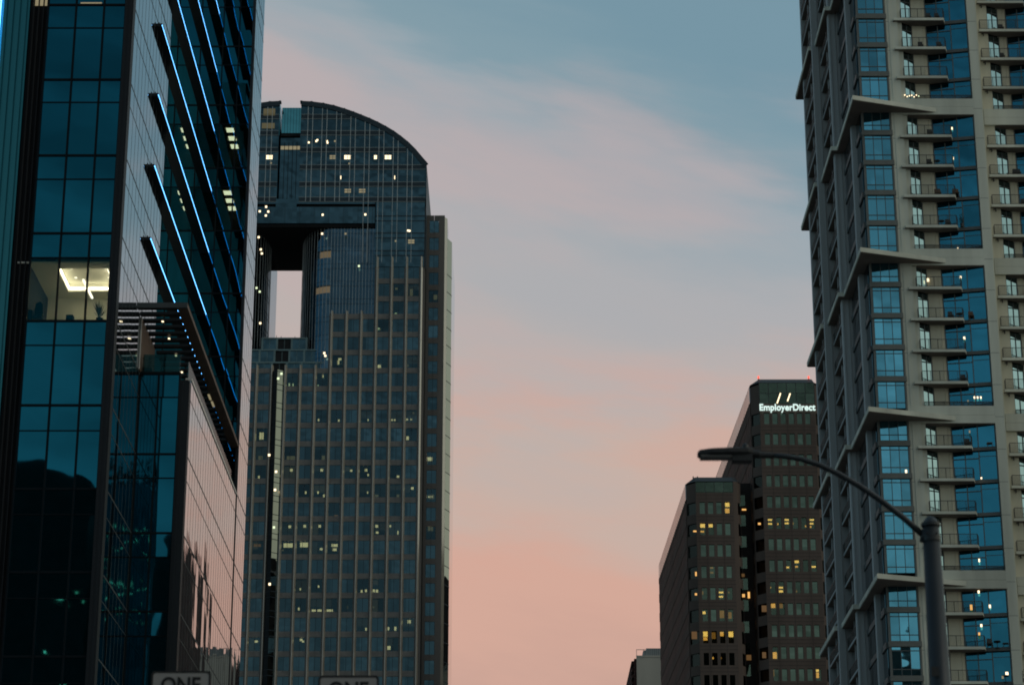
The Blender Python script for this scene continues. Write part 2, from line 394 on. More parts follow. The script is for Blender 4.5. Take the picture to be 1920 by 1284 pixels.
# ================================================================== left glass tower
def glass_tower():
    T = thing('glass_tower', 'dark teal glass office tower with blue lit horizontal fins and a terrace canopy', 'building', (-25, 130, 0))
    YA, YC, YR, YB = 112.0, 120.2, 143.0, 148.2
    XS, XO = -19.53, -16.9
    thick = [-270, -130, 9.5, 149.5, 291.5, 437.3, 601.5, 759.4, 916, 1072, 1230, 1390]
    thin = [-228, -88, 52.7, 192, 336, 483, 647, 807, 964, 1121, 1280, 1440]
    tz = [az(p, YA) for p in thick]; nz = [az(p, YA) for p in thin]
    for i in range(3): tz.insert(0, tz[0]+4.22); nz.insert(0, nz[0]+4.22); thick.insert(0, -999); thin.insert(0, -999)
    TOP = 79.0
    # bodies behind the glass
    b = MB()
    b.box(-60, XS-0.12, YA+5.6, 124.5, 0, TOP)
    b.box(-60, -23.0, 124.5, YR, 0, TOP)
    b.box(-60, XO-0.12, YR+4.0, YB, 0, TOP)
    ztc = az(699, YC)
    b.box(-19.4, XO-0.12, YC+0.25, YR-0.2, 0, ztc-0.3)
    b.box(-60, -24.0, YA+0.5, YA+5.5, 0, TOP)
    for k in range(len(thick)-1):
        if thick[k] == 437.3: continue
        zt, zb = nz[k], tz[k+1]
        b.box(-23.98, XS-0.12, YA+0.5, YA+5.5, zb+0.05, zt)           # blind rooms
    b.build('core', m_inner, T)
    fl = MB()
    for k in range(len(thick)):
        if 430 < thick[k] < 610: continue
        fl.box(-23.98, XS-0.12, YA+0.12, YA+5.5, nz[k]+0.05, tz[k]-0.05)
    fl.build('floor_slabs', m_inner, T)
    # front facade panes: window + spandrel per storey and column
    xs = [-23.95, -22.5, -21.06, -19.98]
    for k in range(len(thick)-1):
        for c in range(3):
            boxpart('spandrel_panel', xs[c]+0.03, xs[c+1]-0.03, YA+0.03, YA+0.07, nz[k]+0.02, tz[k]-0.04, g_teal, T)
            lit = thick[k] == 437.3
            o = boxpart('window', xs[c]+0.03, xs[c+1]-0.03, YA+0.03, YA+0.07, tz[k+1]+0.04, nz[k]-0.02, g_room if lit else g_teal, T)
            if lit: o['label'] = 'lit window showing a pale ceiling'
    mu = MB()
    for x in xs[:3]: mu.box(x-0.045, x+0.045, YA-0.05, YA+0.12, 5, TOP)
    for z in tz: mu.box(-23.99, -19.98, YA-0.02, YA+0.11, z-0.055, z+0.055)
    for z in nz: mu.box(-23.99, -19.98, YA-0.012, YA+0.105, z-0.025, z+0.025)
    mu.build('mullions', m_mull, T)
    cc = MB().box(-19.975, XS, YA-0.10, YA+0.6, 0, TOP)
    cc.box(-19.93, -19.85, YA-0.13, YA-0.10, 0, TOP); cc.box(-19.72, -19.62, YA-0.14, YA-0.10, 0, TOP)
    cc.build('corner_column', m_black, T)
    # dark slot and ribbed panel at far left
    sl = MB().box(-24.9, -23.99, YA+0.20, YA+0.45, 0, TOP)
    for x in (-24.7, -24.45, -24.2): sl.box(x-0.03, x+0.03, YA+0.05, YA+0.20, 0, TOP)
    sl.build('slot_shade_panel', m_slot, T)  # black sheet carries the shade of a deeper slot
    rb = MB().box(-32, -24.92, YA+0.1, YA+0.45, 0, TOP)
    x = -32.0
    while x < -25.1:
        rb.box(x, x+0.15, YA-0.06, YA+0.1, 0, TOP); x += 0.34
    rb.build('ribbed_panel', m_rib, T)
    boxpart('vertical_light_strip', -26.40, -26.35, YA-0.22, YA-0.10, az(140, YA), TOP, e_led, T)
    # lit corner room (storey below py 483)
    z0, z1 = tz[9]+0.06, nz[8]-0.25
    yb = YA + 5.2
    rm = MB()
    rm.box(-24.6, XS-0.15, yb, yb+0.12, z0, z1+0.6)                       # back wall
    rm.box(-24.62, -24.5, YA+0.46, yb, z0, z1+0.6)
    rm.box(XS-0.30, XS-0.15, YA+0.65, yb, z0, z1+0.6)
    rm.box(-24.6, XS-0.15, YA+0.46, yb, z0-0.2, z0-0.01)
    # ceiling with a recessed tray
    tx0, tx1, ty0, ty1 = -22.75, -20.25, YA+0.9, YA+4.1
    rm.box(-24.6, tx0, YA+0.12, yb, z1, z1+0.08); rm.box(tx1, XS-0.15, YA+0.12, yb, z1, z1+0.08)
    rm.box(tx0, tx1, YA+0.12, ty0, z1, z1+0.08); rm.box(tx0, tx1, ty1, yb, z1, z1+0.08)
    rm.box(tx0-0.1, tx1+0.1, ty0-0.1, ty1+0.1, z1+0.42, z1+0.5)
    for a in ((tx0-0.1, tx0, ty0-0.1, ty1+0.1), (tx1, tx1+0.1, ty0-0.1, ty1+0.1), (tx0, tx1, ty0-0.1, ty0), (tx0, tx1, ty1, ty1+0.1)):
        rm.box(*a, z1+0.08, z1+0.42)
    room = rm.build('room_interior', m_ceil, T)
    cv = MB()
    cv.box(tx0+0.03, tx1-0.03, ty0+0.02, ty0+0.07, z1+0.12, z1+0.18); cv.box(tx0+0.03, tx1-0.03, ty1-0.07, ty1-0.02, z1+0.12, z1+0.18)
    cv.box(tx0+0.02, tx0+0.07, ty0+0.1, ty1-0.1, z1+0.12, z1+0.18); cv.box(tx1-0.07, tx1-0.02, ty0+0.1, ty1-0.1, z1+0.12, z1+0.18)
    cv.build('cove_light', e_cove, room)
    for lx in (tx0+0.45, tx1-0.35):
        for ly in (ty0+0.9, ty0+2.2):
            boxpart('downlight', lx, lx+0.12, ly, ly+0.14, z1+0.385, z1+0.405, e_white, room)
    MB().bar((-21.45, YA+1.0, z1-0.55), (-21.42, YA+3.6, z1-0.55), 0.09).build('pendant_lamp', e_white, room)
    fu = MB(); fu.box(-22.1, -21.75, YA+0.5, YA+0.9, z0, z0+0.45); fu.box(-24.2, -23.8, YA+0.6, YA+1.2, z0, z0+0.75)
    fu.build('cabinet', m_mull, room)
    ch = thing('desk_chair', 'dark high-backed office chair against the left wall of the lit corner room', 'chair', (-23.6, YA+1.0, z0))
    MB().prism_y([(-23.85, z0+0.5), (-23.35, z0+0.5), (-23.42, z0+1.25), (-23.55, z0+1.40), (-23.78, z0+1.3)], YA+1.2, YA+1.28).build('backrest', m_mull, ch)
    MB().box(-23.85, -23.35, YA+0.75, YA+1.19, z0+0.42, z0+0.49).build('seat', m_mull, ch)
    MB().tube([(-23.6, YA+1.0, z0+0.02), (-23.6, YA+1.0, z0+0.42)], [0.03, 0.03], 8).box(-23.85, -23.35, YA+0.97, YA+1.03, z0, z0+0.05).build('base', m_mull, ch)
    pp = thing('office_plant', 'spiky dark plant at the right end of the lit corner room window', 'plant', (-20.5, YA+0.9, z0))
    MB().tube([(-20.5, YA+0.9, z0), (-20.5, YA+0.9, z0+0.4)], [0.14, 0.18], 12).build('pot', m_mull, pp)
    lf = MB()
    for k in range(40):
        a = random.uniform(0, 6.28); c = Vector((-20.5, YA+0.9, z0+0.4)); d = Vector((math.cos(a)*random.uniform(0.1, 0.45), math.sin(a)*0.25, random.uniform(0.35, 0.95))); e = Vector((0.03, 0, 0))
        lf.quad(c-e, c+d*0.6+e*0.6, c+d, c+d*0.6-e*0.6)
    lf.build('foliage', m_leaf, pp, recalc=False)
    # a strip of another lit room at the top left of the frame
    o = boxpart('glowing_blind', -24.75, -24.05, YA+0.13, YA+0.16, tz[5]+0.02, tz[5]+1.2, e_dim, T)  # blind and shelf glow by themselves in place of lamps behind
    boxpart('glowing_shelf', -22.3, -21.2, YA+0.02, YA+0.028, tz[5]+0.06, tz[5]+0.15, e_dim, T)
    # side glazing, one storey band at a time
    def side(x, y0, y1, zlo, zhi, name='side_glazing'):
        lev = [z for z in tz if zlo < z < zhi]; lv = [zlo] + sorted(lev) + [zhi]
        for a, c in zip(lv[:-1], lv[1:]):
            boxpart(name, x-0.10, x, y0, y1, a+0.012, c-0.012, g_side, T)
        g = MB()
        y = y0 + 1.05
        while y < y1 - 0.2:
            g.box(x-0.05, x+0.006, y-0.013, y+0.013, zlo, zhi); y += 1.05
        for z in lev: g.box(x-0.05, x+0.012, y0, y1, z-0.035, z+0.035)
        for z in nz:
            if zlo < z < zhi: g.box(x-0.05, x+0.010, y0, y1, z-0.02, z+0.02)
        g.build('joint_lines', m_joint, T)
    side(XS, YA+0.6, 124.6, 0, TOP)
    side(XO, YR+0.15, YB, 0, TOP)
    side(XO, YC+0.55, YR-0.25, 0, ztc-0.25)
    MB().box(XO-0.14, XO+0.03, YR-0.23, YR+0.13, 0, TOP).build('joint_post', m_black, T)
    # recessed face behind the fins
    colx = [-23.4, -21.9, -20.4, -18.95, -17.9, -17.0]
    for k in range(len(thick)-1):
        if tz[k] < ztc-3: continue
        lit = k in (2, 3)
        for c in range(len(colx)-1):
            boxpart('recess_spandrel', colx[c]+0.03, colx[c+1]-0.03, YR+0.02, YR+0.06, nz[k]+0.02, tz[k]-0.04, g_teal, T)
            boxpart('recess_window', colx[c]+0.03, colx[c+1]-0.03, YR+0.02, YR+0.06, tz[k+1]+0.04, nz[k]-0.02, g_teal_see if lit_level(nz, k) else g_teal, T)
    mu = MB()
    for x in colx: mu.box(x-0.04, x+0.04, YR-0.03, YR+0.10, ztc, TOP)
    for z in tz: mu.box(-23.4, -17.0, YR-0.02, YR+0.09, z-0.05, z+0.05)
    for z in nz: mu.box(-23.4, -17.0, YR-0.01, YR+0.085, z-0.025, z+0.025)
    mu.build('recess_mullions', m_mull, T)
    for k in range(len(thick)-1):
        if lit_level(nz, k):
            zc = nz[k]
            ce = MB().box(-23.4, XO-0.13, YR+0.1, YR+4.0, zc-0.02, zc+0.06).build('office_ceiling', m_olive, T)
            for lx in (-18.35, -21.3):
                for j in range(3):
                    boxpart('ceiling_lamp', lx-0.24, lx+0.24, YR+0.55+1.3*j, YR+1.2+1.3*j, zc-0.05, zc-0.025, e_whitein, ce)
    sl = MB()
    for k in range(len(thick)): sl.box(-23.4, XO-0.13, YR+0.1, YR+4.0, nz[k]+0.08, tz[k]-0.05)
    sl.build('recess_slabs', m_inner, T)
    MB().box(-23.0, XS-0.13, 124.52, 124.60, ztc, TOP).build('rear_bounce_sheet', m_bounce, T)  # unseen pale sheets added to give the recessed glass a lighter reflection
    MB().box(-22.995, -22.93, 124.62, YR-0.05, ztc, TOP).build('rear_bounce_sheet', m_bounce, T)
    # sun fins with blue light strips
    YF = 119.6
    zf = [az(p, YF) for p in (50, 181, 314, 450)]
    step = (zf[0]-zf[3])/3
    for k in range(-5, 4):
        z = zf[0] - step*k
        f = MB().prism([(-19.525, YF), (-19.262, YF), (-19.262, YR-0.05), (-19.86, YR-0.05), (-19.86, 124.65), (-19.525, 124.65)], z+0.021, z+0.16)
        f.box(-19.524, -19.235, YF+0.002, YR-0.05, z, z+0.02); f.box(-19.524, -19.24, YF+0.002, YR-0.05, z+0.162, z+0.18)
        f.box(-19.45, -19.40, YF+0.01, YF+0.1, z+0.181, z+0.26)
        fin = f.build('sun_fin', m_black, T)
        boxpart('light_strip', -19.261, -19.246, YF+0.05, YR-0.06, z+0.03, z+0.13, e_led, fin)
    # lower block front
    cx = [-19.5, -18.53, -17.42]
    cth = [z for z in tz if z < ztc-0.5]; cnz = [z for z in nz if z < ztc-0.5]
    cl = [ztc] + sorted(set(cth + cnz), reverse=True)
    for c in range(len(cx)-1):
        for a, d in zip(cl[:-1], cl[1:]):
            boxpart('lower_window', cx[c]+0.03, cx[c+1]-0.03, YC+0.03, YC+0.07, d+0.04, a-0.04, g_teal, T)
    mu = MB()
    for x in cx: mu.box(x-0.045, x+0.045, YC-0.05, YC+0.12, 0, ztc)
    for z in cth: mu.box(-19.5, -17.42, YC-0.02, YC+0.11, z-0.05, z+0.05)
    for z in cnz: mu.box(-19.5, -17.42, YC-0.012, YC+0.105, z-0.025, z+0.025)
    mu.box(-19.5, -17.42, YC-0.06, YC+0.3, ztc-0.09, ztc+0.05)
    mu.build('lower_mullions', m_mull, T)
    zcc = az(715, YC)
    MB().box(-17.42, XO+0.02, YC-0.12, YC+0.52, 0, zcc).box(-17.3, -17.2, YC-0.15, YC-0.12, 0, zcc).build('lower_corner_column', m_black, T)
    MB().box(XO-0.30, XO+0.04, YC+0.55, YR-0.25, ztc-0.24, ztc-0.10).build('coping', m_coping, T)
    # terrace: rail, wood wall, canopy
    rail = MB().box(-19.4, -17.45, YC+0.08, YC+0.12, ztc+0.06, ztc+1.05).build('glass_rail', g_rail, T)
    MB().box(XO-0.2, XO-0.16, YC+0.6, YR-0.3, ztc-0.08, ztc+0.85).build('glass_rail', g_rail, T)
    MB().box(XS+0.004, XS+0.05, 119.6, 124.6, ztc, az(600, 120)).build('wood_wall', m_wood, T)
    MB().box(XS+0.02, XS+0.08, 119.5, 119.58, ztc, az(600, 120)).build('wall_edge_trim', m_coping, T)
    zc = az(577, 118)
    can = MB().box(-17.42, XO+0.03, 118.0, YR-0.1, zc-0.02, zc+0.22).build('canopy_beam', m_wood, T)
    sl = MB()
    y = 118.0
    while y < YR-0.6:
        sl.box(XS+0.02, -17.44, y, y+0.42, zc+0.02, zc+0.16); y += 1.02
    sl.build('canopy_slats', m_black, can)
    MB().box(XS+0.02, XO+0.03, 117.86, 117.98, zc-0.04, zc+0.24).build('canopy_fascia', m_joint, can)
    for (px, py) in ((305, 602), (317, 634), (330, 666), (341, 697)):
        Yd = (zc - EYE - 0.02) / ((F*SP + (642-py)*CP) / (F*CP - (642-py)*SP))
        x, _ = at(px, py, Yd)
        if x < XS + 0.15: x = XS + 0.25
        boxpart('downlight', x-0.05, x+0.05, Yd-0.09, Yd+0.09, zc-0.055, zc-0.03, e_warm, can)
    for (px, py) in ((393, 743), (399, 756)):
        Yd = (zc - EYE) / ((F*SP + (642-py)*CP) / (F*CP - (642-py)*SP)); x, _ = at(px, py, Yd)
        boxpart('tube_lamp', x-0.06, x+0.06, Yd-0.5, Yd+0.5, zc-0.06, zc-0.03, e_dim, can)
    # terrace plant
    P = thing('terrace_plant', 'small dark plant at the left end of the terrace glass rail under the canopy', 'plant', (-19.2, YC+0.5, ztc))
    boxpart('planter', -19.4, -18.95, YC+0.25, YC+0.6, ztc, ztc+0.35, m_black, P)
    lf = MB()
    for k in range(160):
        a = random.uniform(0, 6.28); r = random.uniform(0, 0.33); z = ztc + 0.35 + random.random()*0.7
        c = Vector((-19.15 + r*math.cos(a), YC+0.42 + r*math.sin(a)*0.5, z)); d = Vector((random.uniform(-1,1), random.uniform(-1,1), random.uniform(-.3,1)))*0.09; e = Vector((random.uniform(-1,1), random.uniform(-1,1), 0))*0.03
        lf.quad(c-d, c+e, c+d, c-e)
    lf.build('foliage', m_leaf, P, recalc=False)
def lit_level(nz, k):
    """storeys of the recessed face whose ceilings show near photo rows 240 and 355"""
    return min(abs(nz[k]-az(355, 143.0)), abs(nz[k]-az(240, 143.0))) < 1.3
glass_tower()

# ================================================================== arched skyscraper
def skyscraper():
    Y0 = 478.0; XC = -49.0
    T = thing('arched_skyscraper', 'tall dark office skyscraper with a rounded crown and a square hole through its upper storeys', 'building', (XC, 500, 0))
    def Z(py): return az(py, Y0)
    px_t = lambda px, py: ax(px, py, Y0)
    H = (Z(598) - Z(1120.7)) / 15.0                     # storey height
    zw_top0 = Z(598)                                    # top edge of one window row
    zcut = {0: Z(487), 1: Z(588), 2: Z(690)}
    pil = [px_t(p, 650) for p in (536, 564, 592, 620, 647.8, 675.6, 703.6, 731.6, 759.6, 787.5)]
    sp = (pil[-1]-pil[0])/9.0
    pil = [pil[0] + sp*i for i in range(10)]
    tops = [Z(690)]*3 + [Z(588)]*3 + [Z(487)]*3
    lo = 60.0
    WH = H*0.70
    # cores (dark, two metres behind the glass)
    co = MB()
    co.box(pil[0]+0.2, pil[3], Y0+2.2, Y0+40, 0, tops[0]-1.3); co.box(pil[3]+0.02, pil[6], Y0+2.2, Y0+40, 0, tops[3]-1.3)
    co.box(pil[6]+0.02, pil[9]+1.0, Y0+2.2, Y0+40, 0, tops[6]-1.3)
    co.box(-74.5, px_t(508, 700)-0.2, Y0+2.2, Y0+40, 0, tops[0]-1.3)
    co.box(px_t(508, 700)-0.15, pil[0]+0.15, Y0+1.6, Y0+40, 0, tops[0]-1.3)
    co.build('core', m_inner, T)
    # windows: rows k, columns c
    wins = []
    for c in range(9):
        k = -8
        while True:
            zt = zw_top0 - H*k; zb = zt - WH
            k += 1
            if zt > tops[c] - 0.6: continue
            if zb < lo: break
            wins.append((pil[c]+0.42, pil[c+1]-0.42, Y0+0.25, zb, zt))
    lx = [px_t(481, 700), px_t(510, 700)]
    lxs = [lx[0]-sp, lx[0], lx[1]-0.1]
    for c in range(2):
        k = -8
        while True:
            zt = zw_top0 - H*k; zb = zt - WH; k += 1
            if zt > tops[0] - 0.6: continue
            if zb < lo: break
            wins.append((lxs[c]+0.42, lxs[c+1]-0.42, Y0+0.25, zb, zt))
    YCn = 482.5                                          # corner bay, set back
    cwx = (ax(803.5, 620, YCn), ax(820.5, 620, YCn))
    ztc = az(404, YCn)
    zc0 = az(577, YCn)
    k = -6
    while True:
        zt = zc0 - H*k; zb = zt - WH*0.98; k += 1
        if zt > ztc - 0.8: continue
        if zb < lo: break
        wins.append((cwx[0], cwx[1], YCn+0.15, zb, zt))
    # lamps read off the photo: (px, py, kind, w, h) on the facade plane
    lamps = [(634,678,'w',4,8),(637,672,'w',6,4),(711,686,'w',6,7),(710,615,'g',4,4),(563,706,'w',3,4),(605,704,'w',3,5),(542,720,'g',3,6),(549,720,'g',3,5),(596,722,'g',2,4),
             (597,786,'w',3,4),(635,787,'w',3,4),(690,786,'w',2,4),(734,786,'w',3,3),(740,786,'w',3,3),(763,785,'w',3,3),(771,785,'w',3,3),(775,773,'d',3,3),(764,820,'w',5,7),
             (490,816,'w',8,14),(488,857,'d',8,8),(545,857,'d',16,7),(606,857,'d',6,9),(546,880,'w',5,5),(603,880,'w',5,5),(658,881,'w',5,4),(686,880,'w',5,5),(690,889,'w',3,4),(746,892,'w',5,4),
             (573,922,'w',3,5),(596,922,'w',3,5),(607,928,'w',3,5),(689,922,'w',2,4),(706,928,'d',7,4),(746,928,'d',5,5),(773,914,'w',5,5),(630,967,'a',7,3),
             (543,986,'w',5,5),(571,985,'w',5,5),(599,985,'w',5,5),(706,985,'w',5,5),(707,997,'w',5,4),(730,985,'w',3,4),(746,997,'w',2,7),
             (482,1021,'a',14,5),(540,1021,'w',18,8),(571,1020,'w',18,9),(602,1028,'w',5,4),(627,1021,'w',12,5),(627,1029,'w',8,5),
             (563,1103,'w',3,4),(597,1098,'w',3,4),(678,1107,'w',4,5),(686,1106,'w',4,5),(701,1106,'w',4,5),(707,1107,'w',5,6),
             (588,1143,'w',8,4),(599,1143,'w',8,4),(618,1143,'w',12,4),(560,1140,'w',3,5),(651,1137,'d',2,4),(686,1178,'w',3,5),(728,1177,'w',3,6),(741,1177,'w',4,7),(767,1164,'w',6,6),
             (480,1201,'w',6,4),(564,1198,'w',6,4),(568,1201,'w',4,3),(729,1213,'w',6,7),(762,684,'d',3,4),(771,547,'d',6,14),(743,540,'d',5,4),(742,590,'g',4,4),(712,616,'d',3,3),
             (806,859,'w',9,7),(807,930,'w',10,3),(807,990,'d',10,8),(816,556,'d',8,10),(809,930,'d',10,8),(700,1137,'d',3,3),(485,893,'w',3,5),(530,1030,'d',3,3)]
    wins.sort(key=lambda w: (w[4]))                      # nearest (lowest) first: they show largest
    def find(px, py):
        for i, w in enumerate(wins):
            x, z = at(px, py, w[2])
            if w[0]-0.3 < x < w[1]+0.3 and w[3]-0.35 < z < w[4]+0.2: return i, x, z
        return None
    lit = {}
    for L in lamps:
        r = find(L[0], L[1])
        if r: lit.setdefault(r[0], []).append((r[1], r[2], L[2], L[3], L[4]))
    own = set(list(lit)[:90])
    for i in range(len(wins)):
        if len(own) >= 100: break
        own.add(i)
    rest = MB(); fr = MB()
    EM = {'w': e_warm_in, 'g': e_green_in, 'd': e_dim_in, 'a': e_amber_in}
    for i, (x0, x1, y, z0, z1) in enumerate(wins):
        if i not in own: fr.box((x0+x1)/2-0.04, (x0+x1)/2+0.04, y-0.05, y-0.002, z0, z1)
        if i in own:
            o = boxpart('window', x0, x1, y, y+0.05, z0, z1, g_chase, T)
            boxpart('mullion', (x0+x1)/2-0.04, (x0+x1)/2+0.04, y-0.05, y-0.002, z0, z1, m_cmull_d, o)
            for (x, z, kd, w, h) in lit.get(i, []):
                s = 0.105
                x = min(max(x, x0+0.2), x1-0.2); z = min(max(z, z0+0.2), z1-0.15)
                boxpart('room_lamp', x-w*s/2, x+w*s/2, y+0.35, y+0.5, z-h*s/2, z+h*s/2, EM[kd], o)
            if (i in lit and random.random() < 0.55) or random.random() < 0.12:
                q = random.choice((0.35, 0.55, 1.0)); boxpart('room_glow_panel', x0+0.05, x1-0.05 if random.random() < 0.7 else (x0+x1)/2, y+0.9, y+0.95, z1-(z1-z0)*q, z1-0.05, random.choice((e_rm1, e_rm2, e_rm3)), o)  # flat glowing panel stands for a lit room, at random windows too
        else: rest.box(x0, x1, y, y+0.05, z0, z1)
    o = rest.build('window', g_chase_m, T); o['kind'] = 'stuff'
    q = fr.build('mullion', m_cmull_d, T); q['kind'] = 'stuff'
    # spandrels, pilasters, stone piers
    pr = MB(); sps = []
    def bay(x0, x1, top, y):
        k = -8
        while True:
            zt = zw_top0 - H*k; k += 1
            if zt > top + H: continue
            if zt < lo: break
            a, b_ = zt + 0.02, min(zt + H - WH - 0.02, top)
            if zt > top - 0.6: continue
            if zt + H > top - 0.6: b_ = top
            if b_ - a < 0.3: continue
            sps.append((a, b_, x0+0.40, (x0+x1)/2, x1-0.40, y))
    for c in range(9): bay(pil[c], pil[c+1], tops[c], Y0)
    for c in range(2): bay(lxs[c], lxs[c+1], tops[0], Y0)
    sps.sort()
    far = MB()
    for i, (a, b_, xa, xm, xb, y) in enumerate(sps):
        mb = MB() if i < 100 else far
        mb.box(xa, xm-0.03, y+0.12, y+0.5, a, b_).box(xm+0.03, xb, y+0.12, y+0.5, a, b_).box(xm-0.03, xm+0.03, y+0.2, y+0.45, a, b_)
        if i < 100: mb.build('spandrel', m_gran2, T)
    o = far.build('spandrel', m_gran2, T); o['kind'] = 'stuff'
    jm = MB()
    for i, x in enumerate(pil + [lxs[1], lxs[2]]):
        top = (max(tops[max(i-1, 0)], tops[min(i, 8)]) if i < 10 else tops[0]) + 0.6
        jm.box(x-(0.05 if i == 0 else 0.42), x+0.42, Y0+0.14, Y0+0.6, 0, top-0.5)
        pr.prism([(x-0.20, Y0+0.14), (x-0.02, Y0-0.42), (x+0.10, Y0-0.42), (x+0.40, Y0+0.14)], 0, top)
    jm.build('piers', m_gran, T); pr.build('pilasters', m_pil, T)
    # corner bay with window column and chamfers
    xe0, xe1 = px_t(790, 620), ax(832, 620, YCn)
    cb = MB()
    cb.box(xe0+0.55, cwx[0]-0.05, YCn, YCn+0.6, 0, ztc); cb.box(cwx[1]+0.05, xe1, YCn, YCn+0.6, 0, ztc)
    k = -6
    while True:
        zt = zc0 - H*k; k += 1
        if zt < lo: break
        a, b_ = zt+0.02, zt + H - WH*0.98 - 0.02
        if zt > ztc - 0.8: continue
        if b_ > ztc - 1.6: b_ = ztc
        mx = (cwx[0]+cwx[1])/2
        cb.box(cwx[0]-0.04, mx-0.03, YCn+0.03, YCn+0.5, a, b_); cb.box(mx+0.03, cwx[1]+0.04, YCn+0.03, YCn+0.5, a, b_)
    cb.box(xe0+0.10, xe0+0.54, Y0+0.3, YCn+0.4, 0, ztc)
    cb.box(xe0+0.5, xe1-0.05, YCn+0.9, YCn+0.95, 0, ztc-1.2)
    cb.build('corner_bay', m_gran, T)
    # chamfered flank to the right: pale stone strip and mirror glass return
    zt2 = az(455, 486)
    xr = ax(846.5, 620, 488.0)
    MB().prism([(xe1+0.01, YCn), (xe1+0.55, YCn+1.0), (xe1+0.55, YCn+8), (xe1+0.01, YCn+8)], 0, ztc-0.4).build('flank_strip', m_pil, T)
    MB().prism([(xe1+0.56, YCn+1.0), (xr, YCn+3.4), (xr, YCn+30), (xe1+0.56, YCn+30)], 0, zt2).build('flank_glazing', g_pale, T)
    jl = MB()
    k = -2
    while zc0 - H*k > lo:
        zt = zc0 - H*k; k += 1
        jl.prism([(xe1+0.58, YCn+0.96), (xr+0.03, YCn+3.36), (xr+0.03, YCn+4), (xe1+0.58, YCn+4)], zt-0.06, zt+0.06)
    jl.build('flank_joints', m_cmull_d, T)
    # central prow: convex wedge, left facet dark, right facet pale
    xp0, xpa, xp1 = px_t(508, 700), px_t(521.5, 700), px_t(536, 700)
    zp = Z(696)
    a0, aa, a1 = (xp0, Y0+0.3), (xpa, Y0-1.2), (xp1-0.05, Y0+0.13)
    MB().quad((*a0, 0), (*aa, 0), (*aa, zp), (*a0, zp)).quad((*a0, zp), (*aa, zp), (*a1, zp), (xpa, Y0+0.3, zp)).build('prow_left_dark_facet', m_slot, T)  # matte black stands for the dark reflection on the left facet
    MB().quad((*aa, 0), (*a1, 0), (*a1, zp), (*aa, zp)).build('prow_right_glazing', g_pale, T)
    jl = MB(); k = -2
    while zw_top0 - H*k > lo:
        for dz in (0.0, -WH):
            zt = zw_top0 - H*k + dz
            if zt < zp:
                MB().bar((aa[0], aa[1]-0.02, zt), (a1[0], a1[1]-0.02, zt), 0.10, 0.10).bar((aa[0], aa[1]-0.02, zt), (a0[0], a0[1]-0.02, zt), 0.06, 0.06).build('prow_joint', m_cmull_d, T)
        k += 1
    pl = thing_lamps(T, [(529,705,Y0,'g'),(523,714,Y0,'g'),(519,888,Y0,'w'),(517,922,Y0,'w'),(524,926,Y0,'d'),(506,857,Y0,'w'),(515,992,Y0,'g'),(507,1098,Y0,'w')], Y0-1.6)
    # stepped glass tiers below the hole
    def tier(x0, x1, y, z0, z1, n, dark, nm):
        w = (x1-x0)/n
        tr = MB().box(x0, x1, y+0.3, y+10, z0-0.5, z1-0.02).build(nm, m_cmull_d, T)
        gm = MB(); gd = MB(); fm = MB()
        for i in range(n):
            boxpart('dark_pane' if i == dark else 'pane', x0+i*w+0.2, x0+(i+1)*w-0.2, y+0.18, y+0.29, z0+0.02, z1-0.35, m_slot if i == dark else g_crown, tr)
            fm.box(x0+i*w+w/2-0.04, x0+i*w+w/2+0.04, y+0.1, y+0.175, z0, z1-0.3)
        for i in range(n+1): fm.box(x0+i*w-0.2, x0+i*w+0.2, y, y+0.3, z0, z1)
        fm.box(x0-0.2, x1+0.2, y-0.03, y+0.32, z1-0.32, z1)
        fm.build('frame', m_tier, tr)
    w3 = px_t(564, 690) - px_t(536, 690)
    x_ = px_t(536.5, 690)
    tier(x_-4*w3, x_+3*w3, Y0+1.2, Z(692), Z(674.5), 7, 3, 'upper_tier')
    x2 = px_t(541, 660)
    tier(x2-4*w3, x2+2*w3, Y0+1.9, Z(676), Z(649), 6, 3, 'middle_tier')
    x3 = px_t(545, 640)
    tier(x3-2*w3, x3+w3, Y0+2.6, Z(651), Z(625), 3, 1, 'top_tier')
    an = MB()
    for px in (498, 514, 518, 523, 549, 554, 562, 569): an.box(px_t(px, 620)-0.05, px_t(px, 620)+0.05, Y0+5, Y0+5.1, Z(625), Z(625)+random.uniform(0.5, 1.4))
    an.build('roof_masts', m_slot, T)
    # quarter-round glass bays each side of the hole, both sides
    zs = Z(424); zb = Z(700)
    RR = 7.0
    Rc = RR
    def curved(sgn):
        RB = 12.0
        cx = XC + sgn*(3.5+RR); cy = Y0+1.0+RB
        pts = []
        n = 14
        for i in range(n+1):
            a = math.pi/2*i/n                    # 0: inner side, pi/2: front
            pts.append((cx - sgn*Rc*math.cos(a), cy - RB*math.sin(a)))
        pts = [(XC+sgn*3.5, Y0+27.0)] + pts
        while abs(pts[-1][0]-XC) < 26: pts.append((pts[-1][0]+sgn*1.36, Y0+1.0))
        lits = {1: (-41.7, -37.9), 3: (-42.5, -38.0)} if sgn > 0 else {}
        nf = int((zs-zb)/H)+1
        gb = MB(); gl = {}; vb = MB(); hb = MB()
        zt = zs - 0.2
        rows = [zt - i*H for i in range(nf+1)]
